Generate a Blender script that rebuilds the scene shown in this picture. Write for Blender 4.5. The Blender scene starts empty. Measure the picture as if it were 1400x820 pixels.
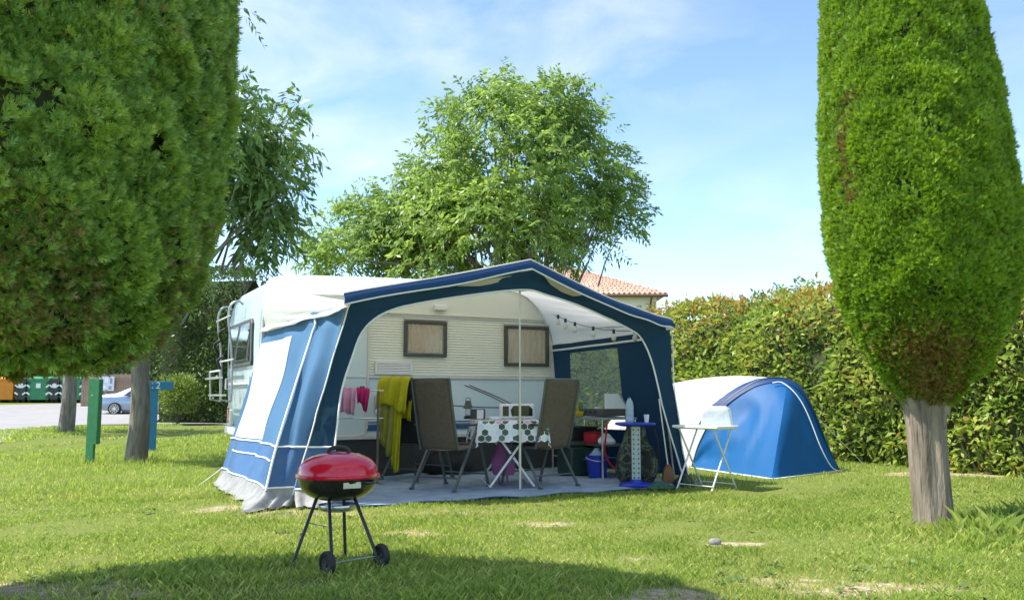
import bpy, bmesh, math, random
import numpy as np
from mathutils import Vector, Matrix, noise as mnoise

R = math.radians
random.seed(7); rng = np.random.default_rng(7)
scene = bpy.context.scene
COL = scene.collection

# ------------------------------------------------------------------ camera
LENS = 30.0
FPX = 1400 * LENS / 36.0            # focal length in photo pixels
PITCH = math.atan(130 / FPX)        # horizon lies at photo row 540
CAMZ = 1.0
cam_d = bpy.data.cameras.new('camera'); cam_d.lens = LENS; cam_d.sensor_width = 36
cam_d.clip_end = 2000; cam_d.clip_start = 0.05
cam = bpy.data.objects.new('camera', cam_d); COL.objects.link(cam)
cam.location = (0, 0, CAMZ); cam.rotation_euler = (R(90) + PITCH, 0, 0)
scene.camera = cam

# ------------------------------------------------------------------ sky, sun, exposure
SUN_EL = R(57); SUN_AZ = math.atan2(-0.03, -1.0)      # direction TO the sun in the xy plane
sdir = Vector((math.cos(SUN_EL) * math.cos(SUN_AZ), math.cos(SUN_EL) * math.sin(SUN_AZ), math.sin(SUN_EL)))
world = bpy.data.worlds.new('World'); scene.world = world; world.use_nodes = True
wt = world.node_tree; wt.nodes.clear()
def wn(t, **k):
    n = wt.nodes.new(t)
    for a, b in k.items(): setattr(n, a, b)
    return n
sky = wn('ShaderNodeTexSky', sky_type='NISHITA', sun_disc=False)
sky.sun_elevation = SUN_EL; sky.sun_rotation = math.pi / 2 - SUN_AZ
sky.altitude = 50; sky.air_density = 0.85; sky.dust_density = 0.0; sky.ozone_density = 2.5
tc = wn('ShaderNodeTexCoord'); sep = wn('ShaderNodeSeparateXYZ'); wt.links.new(tc.outputs['Generated'], sep.inputs[0])
zz = wn('ShaderNodeMath', operation='ADD'); wt.links.new(sep.outputs[2], zz.inputs[0]); zz.inputs[1].default_value = 0.18
zm = wn('ShaderNodeMath', operation='MAXIMUM'); wt.links.new(zz.outputs[0], zm.inputs[0]); zm.inputs[1].default_value = 0.05
dx = wn('ShaderNodeMath', operation='DIVIDE'); dy = wn('ShaderNodeMath', operation='DIVIDE')
wt.links.new(sep.outputs[0], dx.inputs[0]); wt.links.new(zm.outputs[0], dx.inputs[1])
wt.links.new(sep.outputs[1], dy.inputs[0]); wt.links.new(zm.outputs[0], dy.inputs[1])
cmb = wn('ShaderNodeCombineXYZ'); wt.links.new(dx.outputs[0], cmb.inputs[0]); wt.links.new(dy.outputs[0], cmb.inputs[1])
cmb.inputs[2].default_value = 51.1
n1 = wn('ShaderNodeTexNoise'); n1.inputs['Scale'].default_value = 0.62; n1.inputs['Detail'].default_value = 3; n1.inputs['Roughness'].default_value = .5
n2 = wn('ShaderNodeTexNoise'); n2.inputs['Scale'].default_value = 2.6; n2.inputs['Detail'].default_value = 7; n2.inputs['Roughness'].default_value = .55; n2.inputs['Distortion'].default_value = .35
wt.links.new(cmb.outputs[0], n1.inputs['Vector']); wt.links.new(cmb.outputs[0], n2.inputs['Vector'])
r1 = wn('ShaderNodeMapRange'); r1.inputs[1].default_value = .36; r1.inputs[2].default_value = .66
r2 = wn('ShaderNodeMapRange'); r2.inputs[1].default_value = .40; r2.inputs[2].default_value = .74
wt.links.new(n1.outputs['Fac'], r1.inputs[0]); wt.links.new(n2.outputs['Fac'], r2.inputs[0])
mu = wn('ShaderNodeMath', operation='MULTIPLY'); wt.links.new(r1.outputs[0], mu.inputs[0]); wt.links.new(r2.outputs[0], mu.inputs[1])
hz = wn('ShaderNodeMapRange', interpolation_type='SMOOTHSTEP'); hz.inputs[1].default_value = .05; hz.inputs[2].default_value = .42; wt.links.new(sep.outputs[2], hz.inputs[0])
mh = wn('ShaderNodeMath', operation='MULTIPLY'); wt.links.new(mu.outputs[0], mh.inputs[0]); wt.links.new(hz.outputs[0], mh.inputs[1])
mu2 = wn('ShaderNodeMath', operation='MULTIPLY'); wt.links.new(mh.outputs[0], mu2.inputs[0]); mu2.inputs[1].default_value = 1.4
mixc = wn('ShaderNodeMix', data_type='RGBA')
mu2.use_clamp = True; wt.links.new(mu2.outputs[0], mixc.inputs['Factor']); wt.links.new(sky.outputs[0], mixc.inputs['A'])
mixc.inputs['B'].default_value = (4.0, 4.1, 4.25, 1)
bg = wn('ShaderNodeBackground'); bg.inputs['Strength'].default_value = 0.15
wt.links.new(mixc.outputs['Result'], bg.inputs['Color'])
wo = wn('ShaderNodeOutputWorld'); wt.links.new(bg.outputs[0], wo.inputs[0])

sun_d = bpy.data.lights.new('sun', 'SUN'); sun_d.energy = 4.1; sun_d.angle = R(0.53); sun_d.color = (1, .95, .87)
sun = bpy.data.objects.new('sun', sun_d); COL.objects.link(sun)
sun.rotation_euler = sdir.to_track_quat('Z', 'Y').to_euler(); sun.location = (-20, -3, 30)

vs = scene.view_settings
vs.view_transform = 'Standard'; vs.look = 'None'; vs.gamma = 1; vs.use_curve_mapping = False
vs.exposure = 1.12
scene.render.engine = 'CYCLES'
scene.cycles.max_bounces = 8; scene.cycles.transparent_max_bounces = 12

# ------------------------------------------------------------------ photo pixel -> place
def ray(px, py):
    cx = (px - 700) / FPX; cy = (410 - py) / FPX
    return np.array([cx, math.cos(PITCH) - cy * math.sin(PITCH), math.sin(PITCH) + cy * math.cos(PITCH)])
def G(px, py, z=0.0):
    d = ray(px, py); return np.array([0, 0, CAMZ]) + d * ((z - CAMZ) / d[2])
def at(px, py, Y):
    d = ray(px, py); return np.array([0, 0, CAMZ]) + d * (Y / d[1])
TH = R(28)                                      # caravan and awning stand turned by 28 degrees
AU = np.array([math.cos(TH), math.sin(TH), 0]); AV = np.array([-math.sin(TH), math.cos(TH), 0])
AO = np.array([-1.52, 7.95, 0.0])
def Wd(a, b, z=0): return AO + AU * a + AV * b + np.array([0, 0, z])
def PB(px, py, b):
    d = ray(px, py); c = np.array([0, 0, CAMZ]); t = (b - (c - AO) @ AV) / (d @ AV); q = c + d * t
    return (float((q - AO) @ AU), b, float(q[2]))
def terr(y): return max(0.0, min(1.6, (y - 42) * 0.037))

# ------------------------------------------------------------------ materials
MATS = {}
def nodes_of(name):
    m = bpy.data.materials.new(name); m.use_nodes = True; t = m.node_tree; t.nodes.clear()
    return m, t
def mat(name, col, rough=.6, metal=0, var=.12, vscale=8, bump=0, bscale=60, transl=0, tcol=None, coat=0, spec=.5, attr=None, alpha=0, col2=None, detail=5, stretch=0, inst=False, rvar=0, rscale=14):
    """principled surface with noise colour variation; transl mixes in a translucent lobe; attr = per-face colour shift"""
    if name in MATS: return MATS[name]
    m, t = nodes_of(name); N = t.nodes; Lk = t.links
    out = N.new('ShaderNodeOutputMaterial'); p = N.new('ShaderNodeBsdfPrincipled')
    p.inputs['Roughness'].default_value = rough; p.inputs['Metallic'].default_value = metal
    p.inputs['Coat Weight'].default_value = coat; p.inputs['Coat Roughness'].default_value = .06
    p.inputs['Specular IOR Level'].default_value = spec
    co = N.new('ShaderNodeTexCoord'); no = N.new('ShaderNodeTexNoise')
    no.inputs['Scale'].default_value = vscale; no.inputs['Detail'].default_value = detail; no.inputs['Roughness'].default_value = .6
    cosock = co.outputs['Object']
    if stretch:
        mp = N.new('ShaderNodeMapping'); mp.inputs['Scale'].default_value = (1, 1, stretch); Lk.new(cosock, mp.inputs['Vector']); cosock = mp.outputs[0]
    Lk.new(cosock, no.inputs['Vector'])
    a = Vector(col); b = Vector(col2) if col2 else None
    mx = N.new('ShaderNodeMix'); mx.data_type = 'RGBA'
    mr = N.new('ShaderNodeMapRange'); mr.inputs[1].default_value = .3; mr.inputs[2].default_value = .7
    Lk.new(no.outputs['Fac'], mr.inputs[0]); Lk.new(mr.outputs[0], mx.inputs['Factor'])
    if b is None:
        mx.inputs['A'].default_value = (*(a * (1 - var)), 1); mx.inputs['B'].default_value = (*(a * (1 + var)), 1)
    else:
        mx.inputs['A'].default_value = (*a, 1); mx.inputs['B'].default_value = (*b, 1)
    colsock = mx.outputs['Result']
    if attr:
        at_ = N.new('ShaderNodeAttribute'); at_.attribute_name = 'tint'
        if inst: at_.attribute_type = 'INSTANCER'
        rp = N.new('ShaderNodeValToRGB'); e = rp.color_ramp.elements
        e[0].position = 0; e[0].color = (*attr[0], 1); e[1].position = 1; e[1].color = (*attr[-1], 1)
        for i in range(1, len(attr) - 1):
            x = e.new(i / (len(attr) - 1)); x.color = (*attr[i], 1)
        Lk.new(at_.outputs['Fac'], rp.inputs['Fac'])
        m2 = N.new('ShaderNodeMix'); m2.data_type = 'RGBA'; m2.blend_type = 'MULTIPLY'; m2.inputs['Factor'].default_value = 1
        Lk.new(colsock, m2.inputs['A']); Lk.new(rp.outputs['Color'], m2.inputs['B']); colsock = m2.outputs['Result']
    Lk.new(colsock, p.inputs['Base Color'])
    if rvar:
        nr = N.new('ShaderNodeTexNoise'); nr.inputs['Scale'].default_value = rscale; nr.inputs['Detail'].default_value = 8; Lk.new(cosock, nr.inputs['Vector'])
        rm = N.new('ShaderNodeMapRange'); rm.inputs[1].default_value = .35; rm.inputs[2].default_value = .75; rm.inputs[3].default_value = rough; rm.inputs[4].default_value = rough + rvar; Lk.new(nr.outputs['Fac'], rm.inputs[0]); Lk.new(rm.outputs[0], p.inputs['Roughness'])
    if bump:
        nb = N.new('ShaderNodeTexNoise'); nb.inputs['Scale'].default_value = bscale; nb.inputs['Detail'].default_value = 4
        Lk.new(cosock, nb.inputs['Vector'])
        bp = N.new('ShaderNodeBump'); bp.inputs['Strength'].default_value = bump; bp.inputs['Distance'].default_value = .03 if stretch else .01
        Lk.new(nb.outputs['Fac'], bp.inputs['Height']); Lk.new(bp.outputs[0], p.inputs['Normal'])
    sh = p.outputs[0]
    if transl:
        tr = N.new('ShaderNodeBsdfTranslucent')
        if tcol: tr.inputs['Color'].default_value = (*tcol, 1)
        else: Lk.new(colsock, tr.inputs['Color'])
        if tcol and attr:
            m3 = N.new('ShaderNodeMix'); m3.data_type = 'RGBA'; m3.blend_type = 'MULTIPLY'; m3.inputs['Factor'].default_value = 1
            m3.inputs['A'].default_value = (*tcol, 1); Lk.new(rp.outputs['Color'], m3.inputs['B']); Lk.new(m3.outputs['Result'], tr.inputs['Color'])
        ms = N.new('ShaderNodeMixShader'); ms.inputs[0].default_value = transl
        Lk.new(sh, ms.inputs[1]); Lk.new(tr.outputs[0], ms.inputs[2]); sh = ms.outputs[0]
    if alpha:
        tp = N.new('ShaderNodeBsdfTransparent'); ms = N.new('ShaderNodeMixShader'); ms.inputs[0].default_value = alpha
        Lk.new(sh, ms.inputs[1]); Lk.new(tp.outputs[0], ms.inputs[2]); sh = ms.outputs[0]
    Lk.new(sh, out.inputs[0]); MATS[name] = m
    return m
def M(n): return MATS[n]

# ------------------------------------------------------------------ mesh helpers
class MB:
    """collects shapes for ONE mesh object"""
    def __init__(s): s.v = []; s.f = []
    def add(s, v, f):
        o = len(s.v); s.v.extend([tuple(map(float, p)) for p in v]); s.f.extend([tuple(i + o for i in q) for q in f]); return s
    def box(s, c, d, rot=None):
        x, y, z = d[0] / 2, d[1] / 2, d[2] / 2
        v = [Vector(p) for p in ((-x,-y,-z),(x,-y,-z),(x,y,-z),(-x,y,-z),(-x,-y,z),(x,-y,z),(x,y,z),(-x,y,z))]
        if rot is not None: v = [rot @ p for p in v]
        c = Vector(c)
        return s.add([p + c for p in v], [(0,3,2,1),(4,5,6,7),(0,1,5,4),(1,2,6,5),(2,3,7,6),(3,0,4,7)])
    def bar(s, p, q, w, h):
        """rectangular bar from p to q"""
        p, q = Vector(p), Vector(q); d = q - p
        rot = d.to_track_quat('Y', 'Z').to_matrix()
        return s.box((p + q) / 2, (w, d.length, h), rot)
    def tube(s, pts, r, n=8, closed=False, cap=True):
        P = [Vector(p) for p in pts]; k = len(P); rr = r if hasattr(r, '__len__') else [r] * k
        o = []; ref = None
        for i in range(k):
            if closed: t = P[(i + 1) % k] - P[i - 1]
            else: t = P[min(i + 1, k - 1)] - P[max(i - 1, 0)]
            t = t.normalized() if t.length > 1e-9 else Vector((0, 0, 1))
            if ref is None:
                ref = Vector((0, 0, 1)) if abs(t.z) < .9 else Vector((1, 0, 0))
            x = ref - t * ref.dot(t)
            if x.length < 1e-6: x = t.orthogonal()
            x.normalize(); ref = x; y = t.cross(x)
            for j in range(n):
                a = 2 * math.pi * j / n; o.append(P[i] + (x * math.cos(a) + y * math.sin(a)) * rr[i])
        f = []
        for i in range(k if closed else k - 1):
            i2 = (i + 1) % k
            for j in range(n):
                j2 = (j + 1) % n; f.append((i*n+j, i*n+j2, i2*n+j2, i2*n+j))
        if cap and not closed:
            f.append(tuple(range(n))[::-1]); f.append(tuple((k-1)*n + j for j in range(n)))
        return s.add(o, f)
    def lathe(s, prof, n=24, c=(0, 0, 0), cap=False):
        o = []; c = Vector(c)
        for r, z in prof:
            for j in range(n):
                a = 2*math.pi*j/n; o.append(c + Vector((r*math.cos(a), r*math.sin(a), z)))
        f = []
        for i in range(len(prof)-1):
            for j in range(n):
                j2 = (j+1) % n; f.append((i*n+j, i*n+j2, (i+1)*n+j2, (i+1)*n+j))
        if cap:
            f.append(tuple(range(n))[::-1]); f.append(tuple((len(prof)-1)*n+j for j in range(n)))
        return s.add(o, f)
    def grid(s, rows):
        n = len(rows[0]); v = [p for r in rows for p in r]; f = []
        for i in range(len(rows)-1):
            for j in range(n-1): f.append((i*n+j, i*n+j+1, (i+1)*n+j+1, (i+1)*n+j))
        return s.add(v, f)
    def prism(s, poly, vec):
        n = len(poly); vec = Vector(vec); a = [Vector(p) for p in poly]; v = a + [p + vec for p in a]
        f = [tuple(range(n)), tuple(range(2*n-1, n-1, -1))] + [(i, n+i, n+(i+1) % n, (i+1) % n) for i in range(n)]
        return s.add(v, f)
    def build(s, name, m, parent=None, smooth=True, bevel=0, solid=0, ang=35, fixn=True):
        me = bpy.data.meshes.new(name); me.from_pydata(s.v, [], s.f); me.validate()
        if fixn:
            bm = bmesh.new(); bm.from_mesh(me); bmesh.ops.recalc_face_normals(bm, faces=bm.faces); bm.to_mesh(me); bm.free()
        if m: me.materials.append(m)
        if smooth:
            me.polygons.foreach_set('use_smooth', [True] * len(me.polygons)); me.set_sharp_from_angle(angle=R(ang))
        o = bpy.data.objects.new(name, me); COL.objects.link(o)
        if parent: o.parent = parent
        if solid:
            md = o.modifiers.new('thickness', 'SOLIDIFY'); md.thickness = solid; md.offset = 0
        if bevel:
            md = o.modifiers.new('bevel', 'BEVEL'); md.width = bevel; md.segments = 2; md.limit_method = 'ANGLE'; md.angle_limit = R(40)
        return o
def tag(o, label=None, cat=None, group=None, kind=None):
    if label: o['label'] = label
    if cat: o['category'] = cat
    if group: o['group'] = group
    if kind: o['kind'] = kind
    return o
def thing(name, label, cat, loc=(0, 0, 0), rz=0, group=None):
    o = bpy.data.objects.new(name, None); COL.objects.link(o); o.empty_display_size = .2
    o.location = [float(x) for x in loc]; o.rotation_euler = (0, 0, rz)
    return tag(o, label, cat, group)
def copy_tree(o, parent=None):
    c = o.copy(); COL.objects.link(c); c.parent = parent
    for ch in o.children: copy_tree(ch, c)
    return c
def spline(pts, n):
    """Catmull-Rom through pts, n samples for each span"""
    P = [np.array(p, float) for p in pts]; P = [2*P[0]-P[1]] + P + [2*P[-1]-P[-2]]; o = []
    for i in range(1, len(P)-2):
        for k in range(n):
            t = k/n; a, b, c, d = P[i-1:i+3]
            o.append(.5*((2*b)+(-a+c)*t+(2*a-5*b+4*c-d)*t*t+(-a+3*b-3*c+d)*t**3))
    o.append(P[-2]); return o
def spline2(a, b, n):
    """two splines meeting at a sharp corner"""
    return spline(a, n)[:-1] + spline(b, n)
def nz(x, y, z=0): return mnoise.noise(Vector((x, y, z)))

# ------------------------------------------------------------------ foliage: many small leaf faces in ONE mesh
def unit(a): return a / np.maximum(np.linalg.norm(a, axis=1, keepdims=True), 1e-9)
def leaf_mesh(name, m, parent, base, direc, side, length, width, tint, fold=.18, kind=None, curve=0.0):
    """diamond leaves: base point, direction, side vector (numpy n x 3)"""
    n = len(base); d = unit(direc); s = side - d * np.sum(side * d, 1, keepdims=True); s = unit(s); nn = np.cross(d, s)
    L = length[:, None]; Wd_ = width[:, None]
    v = np.empty((n, 4, 3)); v[:, 0] = base; mid = base + d * L * .45
    v[:, 1] = mid + s * Wd_ * .5 + nn * Wd_ * fold; v[:, 3] = mid - s * Wd_ * .5 + nn * Wd_ * fold
    v[:, 2] = base + d * L; v[:, 2, 2] -= curve * length
    return raw_quads(name, m, parent, v.reshape(-1, 3), n, tint, kind)
def raw_quads(name, m, parent, verts, n, tint, kind=None, k=4):
    me = bpy.data.meshes.new(name); me.vertices.add(n * k); me.vertices.foreach_set('co', verts.astype(np.float32).ravel())
    me.loops.add(n * k); me.loops.foreach_set('vertex_index', np.arange(n * k, dtype=np.int32))
    me.polygons.add(n); me.polygons.foreach_set('loop_start', np.arange(0, n * k, k, dtype=np.int32))
    at_ = me.attributes.new('tint', 'FLOAT', 'FACE'); at_.data.foreach_set('value', tint.astype(np.float32))
    me.update(calc_edges=True); me.materials.append(m)
    o = bpy.data.objects.new(name, me); COL.objects.link(o)
    if parent: o.parent = parent
    if kind: o['kind'] = kind
    return o
def frond_object(name, m, pairs, spread, wf):
    """one feathery spray, length 1 along +y; never linked to the scene, only instanced"""
    B, D, S, Ln = [], [], [], []
    B.append((0, .0, 0)); D.append((0, 1, .05)); S.append((1, 0, 0)); Ln.append(1.0)
    for i in range(pairs):
        f = .08 + .62 * i / pairs
        for sg in (-1, 1):
            a = spread * (1 - .25 * i / pairs) + .12 * ((i * 7) % 3 - 1)
            B.append((0, f, .02 * i)); D.append((sg * math.sin(a), math.cos(a), .25 * ((i + (sg > 0)) % 3 - 1))); S.append((math.cos(a), -sg * math.sin(a), .3 * sg)); Ln.append(.62 * (1 - .6 * i / pairs))
    Ln = np.array(Ln); o = leaf_mesh(name, m, None, np.array(B, float), np.array(D, float), np.array(S, float), Ln, Ln * wf + .03, np.zeros(len(B)), .2)
    COL.objects.unlink(o); return o
def scatter(name, parent, src, pts, xa, ya, za, scl, tint):
    """instance src on points; local axes xa, ya, za (n x 3)"""
    me = bpy.data.meshes.new(name); n = len(pts); me.vertices.add(n); me.vertices.foreach_set('co', pts.astype(np.float32).ravel())
    ry = -np.arcsin(np.clip(xa[:, 2], -1, 1)); rx = np.arctan2(ya[:, 2], za[:, 2]); rz = np.arctan2(xa[:, 1], xa[:, 0])
    a = me.attributes.new('rot', 'FLOAT_VECTOR', 'POINT'); a.data.foreach_set('vector', np.stack([rx, ry, rz], 1).astype(np.float32).ravel())
    a = me.attributes.new('scl', 'FLOAT', 'POINT'); a.data.foreach_set('value', scl.astype(np.float32))
    a = me.attributes.new('tint', 'FLOAT', 'POINT'); a.data.foreach_set('value', tint.astype(np.float32))
    me.materials.append(src.data.materials[0])
    o = bpy.data.objects.new(name, me); COL.objects.link(o); o.parent = parent; o['kind'] = 'stuff'
    ng = bpy.data.node_groups.new(name + '_scatter', 'GeometryNodeTree'); ng.interface.new_socket('Geometry', in_out='INPUT', socket_type='NodeSocketGeometry'); ng.interface.new_socket('Geometry', in_out='OUTPUT', socket_type='NodeSocketGeometry')
    gi = ng.nodes.new('NodeGroupInput'); go = ng.nodes.new('NodeGroupOutput'); oi = ng.nodes.new('GeometryNodeObjectInfo'); oi.inputs['Object'].default_value = src; oi.inputs['As Instance'].default_value = False
    ip = ng.nodes.new('GeometryNodeInstanceOnPoints'); ar = ng.nodes.new('GeometryNodeInputNamedAttribute'); ar.data_type = 'FLOAT_VECTOR'; ar.inputs['Name'].default_value = 'rot'; as_ = ng.nodes.new('GeometryNodeInputNamedAttribute'); as_.data_type = 'FLOAT'; as_.inputs['Name'].default_value = 'scl'
    k = ng.links.new; k(gi.outputs[0], ip.inputs['Points']); k(oi.outputs['Geometry'], ip.inputs['Instance']); k(ar.outputs[0], ip.inputs['Rotation']); k(as_.outputs[0], ip.inputs['Scale']); k(ip.outputs[0], go.inputs[0])
    md = o.modifiers.new('scatter', 'NODES'); md.node_group = ng
    return o
def rand_unit(n):
    return unit(rng.normal(size=(n, 3)))
def vnoise(p, sc, seed=0):
    """cheap smooth value noise for arrays (sum of sines)"""
    q = p * sc + seed * 13.7
    return (np.sin(q[:, 0] * 1.7 + 1.3 * np.sin(q[:, 1] * 1.1 + q[:, 2])) + np.sin(q[:, 1] * 1.9 + 1.2 * np.sin(q[:, 2] * 1.3 + q[:, 0] * .8)) + np.sin(q[:, 2] * 1.6 + 1.4 * np.sin(q[:, 0] * 1.2 - q[:, 1]))) / 3

# ================================================================== materials used below
W3 = lambda x: (x, x, x)
mat('leaf_light', (.19, .29, .072), .45, var=.25, vscale=.5, transl=.42, tcol=(.38, .54, .11), attr=[(.6, .68, .65), (.9, .95, .9), (1.15, 1.1, .95), (1.5, 1.4, 1.2)])
mat('leaf_droop', (.17, .27, .08), .4, var=.25, vscale=.5, transl=.35, tcol=(.24, .40, .08), attr=[(.55, .62, .65), (.9, .95, .9), (1.25, 1.15, .9)])
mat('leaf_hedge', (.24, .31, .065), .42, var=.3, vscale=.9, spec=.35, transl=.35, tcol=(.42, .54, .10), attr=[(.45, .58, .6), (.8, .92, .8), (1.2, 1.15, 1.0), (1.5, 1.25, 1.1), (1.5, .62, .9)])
mat('leaf_dark', (.12, .20, .045), .5, var=.25, vscale=.6, transl=.2, tcol=(.1, .2, .03), attr=[(.55, .62, .65), (1, 1, 1), (1.4, 1.3, .9)])
mat('leaf_shrub', (.17, .24, .05), .45, var=.25, vscale=1.5, transl=.3, tcol=(.3, .4, .06), attr=[(.6, .7, .7), (1, 1, 1), (1.5, 1.3, 1)])
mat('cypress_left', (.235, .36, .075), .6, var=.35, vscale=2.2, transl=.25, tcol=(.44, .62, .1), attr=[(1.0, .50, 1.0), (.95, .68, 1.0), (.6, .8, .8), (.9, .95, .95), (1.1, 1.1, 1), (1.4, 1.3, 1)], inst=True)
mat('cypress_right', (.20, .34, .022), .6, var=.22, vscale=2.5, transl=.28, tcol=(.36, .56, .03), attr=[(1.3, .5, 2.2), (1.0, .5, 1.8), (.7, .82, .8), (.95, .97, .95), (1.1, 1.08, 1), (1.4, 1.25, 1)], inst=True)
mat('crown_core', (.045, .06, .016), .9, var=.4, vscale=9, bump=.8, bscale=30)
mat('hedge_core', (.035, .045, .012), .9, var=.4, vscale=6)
mat('bark_pale', (.36, .30, .23), .9, var=.3, vscale=14, bump=1.0, bscale=30, col2=(.10, .078, .06), stretch=.13)
mat('bark_grey', (.27, .24, .20), .9, var=.3, vscale=12, bump=.9, bscale=30, col2=(.10, .09, .07), stretch=.2)
mat('bark_dark', (.10, .075, .05), .9, bump=.6)
mat('tarmac', (.27, .262, .255), .9, var=.12, vscale=.7, bump=.3, bscale=90, detail=10)
mat('kerb', (.42, .4, .37), .9, bump=.3)
mat('terracotta', (.33, .18, .12), .8, var=.35, vscale=2.5, detail=8, col2=(.50, .36, .28))
mat('render_white', (.74, .73, .69), .85, var=.05, vscale=2)
mat('gutter', (.12, .07, .05), .6)
mat('wood_fence', (.30, .22, .15), .85, var=.25, vscale=5)

# lawn soil: green turf with worn, strawy patches
m, t = nodes_of('lawn'); N = t.nodes; Lk = t.links; MATS['lawn'] = m
out = N.new('ShaderNodeOutputMaterial'); p = N.new('ShaderNodeBsdfPrincipled'); p.inputs['Roughness'].default_value = .95; p.inputs['Specular IOR Level'].default_value = .1
co = N.new('ShaderNodeTexCoord')
na = N.new('ShaderNodeTexNoise'); na.inputs['Scale'].default_value = 1.3; na.inputs['Detail'].default_value = 6
nb = N.new('ShaderNodeTexNoise'); nb.inputs['Scale'].default_value = 24; nb.inputs['Detail'].default_value = 6
Lk.new(co.outputs['Object'], na.inputs['Vector']); Lk.new(co.outputs['Object'], nb.inputs['Vector'])
ra = N.new('ShaderNodeValToRGB'); ra.color_ramp.elements[0].color = (.11, .15, .03, 1); ra.color_ramp.elements[1].color = (.17, .19, .05, 1)
rb = N.new('ShaderNodeValToRGB'); rb.color_ramp.elements[0].position = .35; rb.color_ramp.elements[1].position = .7
rb.color_ramp.elements[0].color = (.24, .18, .11, 1); rb.color_ramp.elements[1].color = (.50, .42, .28, 1)
Lk.new(nb.outputs['Fac'], rb.inputs[0]); Lk.new(nb.outputs['Fac'], ra.inputs[0])
at_ = N.new('ShaderNodeAttribute'); at_.attribute_name = 'bare'
mx = N.new('ShaderNodeMix'); mx.data_type = 'RGBA'; nf = N.new('ShaderNodeTexNoise'); nf.inputs['Scale'].default_value = 9; nf.inputs['Detail'].default_value = 8; nf.inputs['Roughness'].default_value = .7; Lk.new(co.outputs['Object'], nf.inputs['Vector'])
ad = N.new('ShaderNodeMath'); ad.operation = 'ADD'; Lk.new(at_.outputs['Fac'], ad.inputs[0]); Lk.new(nf.outputs['Fac'], ad.inputs[1])
sm = N.new('ShaderNodeMapRange'); sm.interpolation_type = 'SMOOTHSTEP'; sm.inputs[1].default_value = .78; sm.inputs[2].default_value = 1.15; Lk.new(ad.outputs[0], sm.inputs[0])
Lk.new(sm.outputs[0], mx.inputs['Factor']); Lk.new(ra.outputs[0], mx.inputs['A']); Lk.new(rb.outputs[0], mx.inputs['B'])
Lk.new(mx.outputs['Result'], p.inputs['Base Color'])
bp = N.new('ShaderNodeBump'); bp.inputs['Strength'].default_value = .6; bp.inputs['Distance'].default_value = .02; Lk.new(nb.outputs['Fac'], bp.inputs['Height']); Lk.new(bp.outputs[0], p.inputs['Normal'])
Lk.new(p.outputs[0], out.inputs[0])
mat('grass_blade', (.275, .35, .075), .5, var=.30, vscale=.55, transl=.45, tcol=(.48, .59, .09), attr=[(1.9, 1.45, 2.6), (1.35, 1.2, 1.5), (.65, .78, .7), (.95, 1, .9), (1.25, 1.2, 1.1)], spec=.3)

# ================================================================== terrain
# worn patches: (px, py, radius x in m, radius y, strength)
PATCH = []
for px, py, rx, ry, s in [(40, 805, .55, .16, 1), (150, 812, .45, .10, .8), (300, 695, .35, .2, .6), (400, 702, .8, .22, .55), (555, 727, .35, .10, .85), (470, 716, .5, .12, .5),
                          (745, 717, .35, .13, .6), (700, 712, .3, .1, .4), (910, 815, .38, .12, .8), (1000, 744, .25, .06, .9), (1080, 795, .5, .12, .5), (1180, 805, .45, .12, .75),
                          (1290, 800, .35, .1, .5), (1320, 648, 1.2, .25, 1), (800, 735, .5, .15, .3), (230, 672, .5, .25, .3), (620, 700, 1.2, .15, .4), (860, 765, .3, .1, .45), (720, 775, .3, .07, .4)]:
    g = G(px, py); PATCH.append((g[0], g[1], rx, ry, s))
def bare_np(x, y):
    b = np.zeros_like(x)
    for cx, cy, rx, ry, s in PATCH:
        d = np.sqrt(((x - cx) / rx) ** 2 + ((y - cy) / (ry * 1.6)) ** 2)
        w = .35 * np.sin(x * 9 + 2 * np.sin(y * 7)) + .3 * np.sin(y * 13 + x * 5)
        b = np.maximum(b, s * np.clip(1.35 - d + w * .5, 0, 1))
    return b
# road edge (photo pixels on the ground, nearest first)
ROAD = [tuple(G(x, y)[:2]) for x, y in [(-260, 650), (-120, 632), (-50, 620), (0, 606), (20, 594), (45, 586), (90, 582), (140, 580.5), (200, 580), (260, 580), (330, 580), (420, 580)]]
def lawn_limit(x):
    xs = np.array([q[0] for q in ROAD]); ys = np.array([q[1] for q in ROAD]); o = np.argsort(xs)
    return np.interp(x, xs[o], ys[o], left=-5)
xs = np.concatenate([np.array([-400, -200, -100, -60]), np.arange(-40, -10, 1.0), np.arange(-10, 10, .12), np.arange(10, 40, 1.5), np.array([60, 100, 200, 400])])
ys = np.concatenate([np.array([-100, -40, -15]), np.arange(-6, 3, 1.0), np.arange(3, 13, .12), np.arange(13, 100, 2.0), np.array([120, 160, 240, 400, 700])])
X, Y = np.meshgrid(xs, ys); Z = np.clip((Y - 42) * .037, 0, 1.6)
Z = Z + .012 * np.sin(X * 1.3 + np.sin(Y * .9)) * np.sin(Y * 1.1 + .5) * (Y < 14) * (np.abs(X) < 10)
zl = -.02 * ((Y > 14) & (Y > lawn_limit(X) + 1.0) & (X < -3))
mb = MB(); mb.v = [tuple(q) for q in np.stack([X, Y, Z + zl], -1).reshape(-1, 3)]
nx = len(xs); mb.f = [(i*nx+j, i*nx+j+1, (i+1)*nx+j+1, (i+1)*nx+j) for i in range(len(ys)-1) for j in range(nx-1)]
gr = mb.build('lawn', M('lawn')); tag(gr, 'sunlit lawn with worn strawy patches', kind='structure')
ab = gr.data.attributes.new('bare', 'FLOAT', 'POINT'); ab.data.foreach_set('value', bare_np(X.ravel(), Y.ravel()).astype(np.float32))

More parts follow.
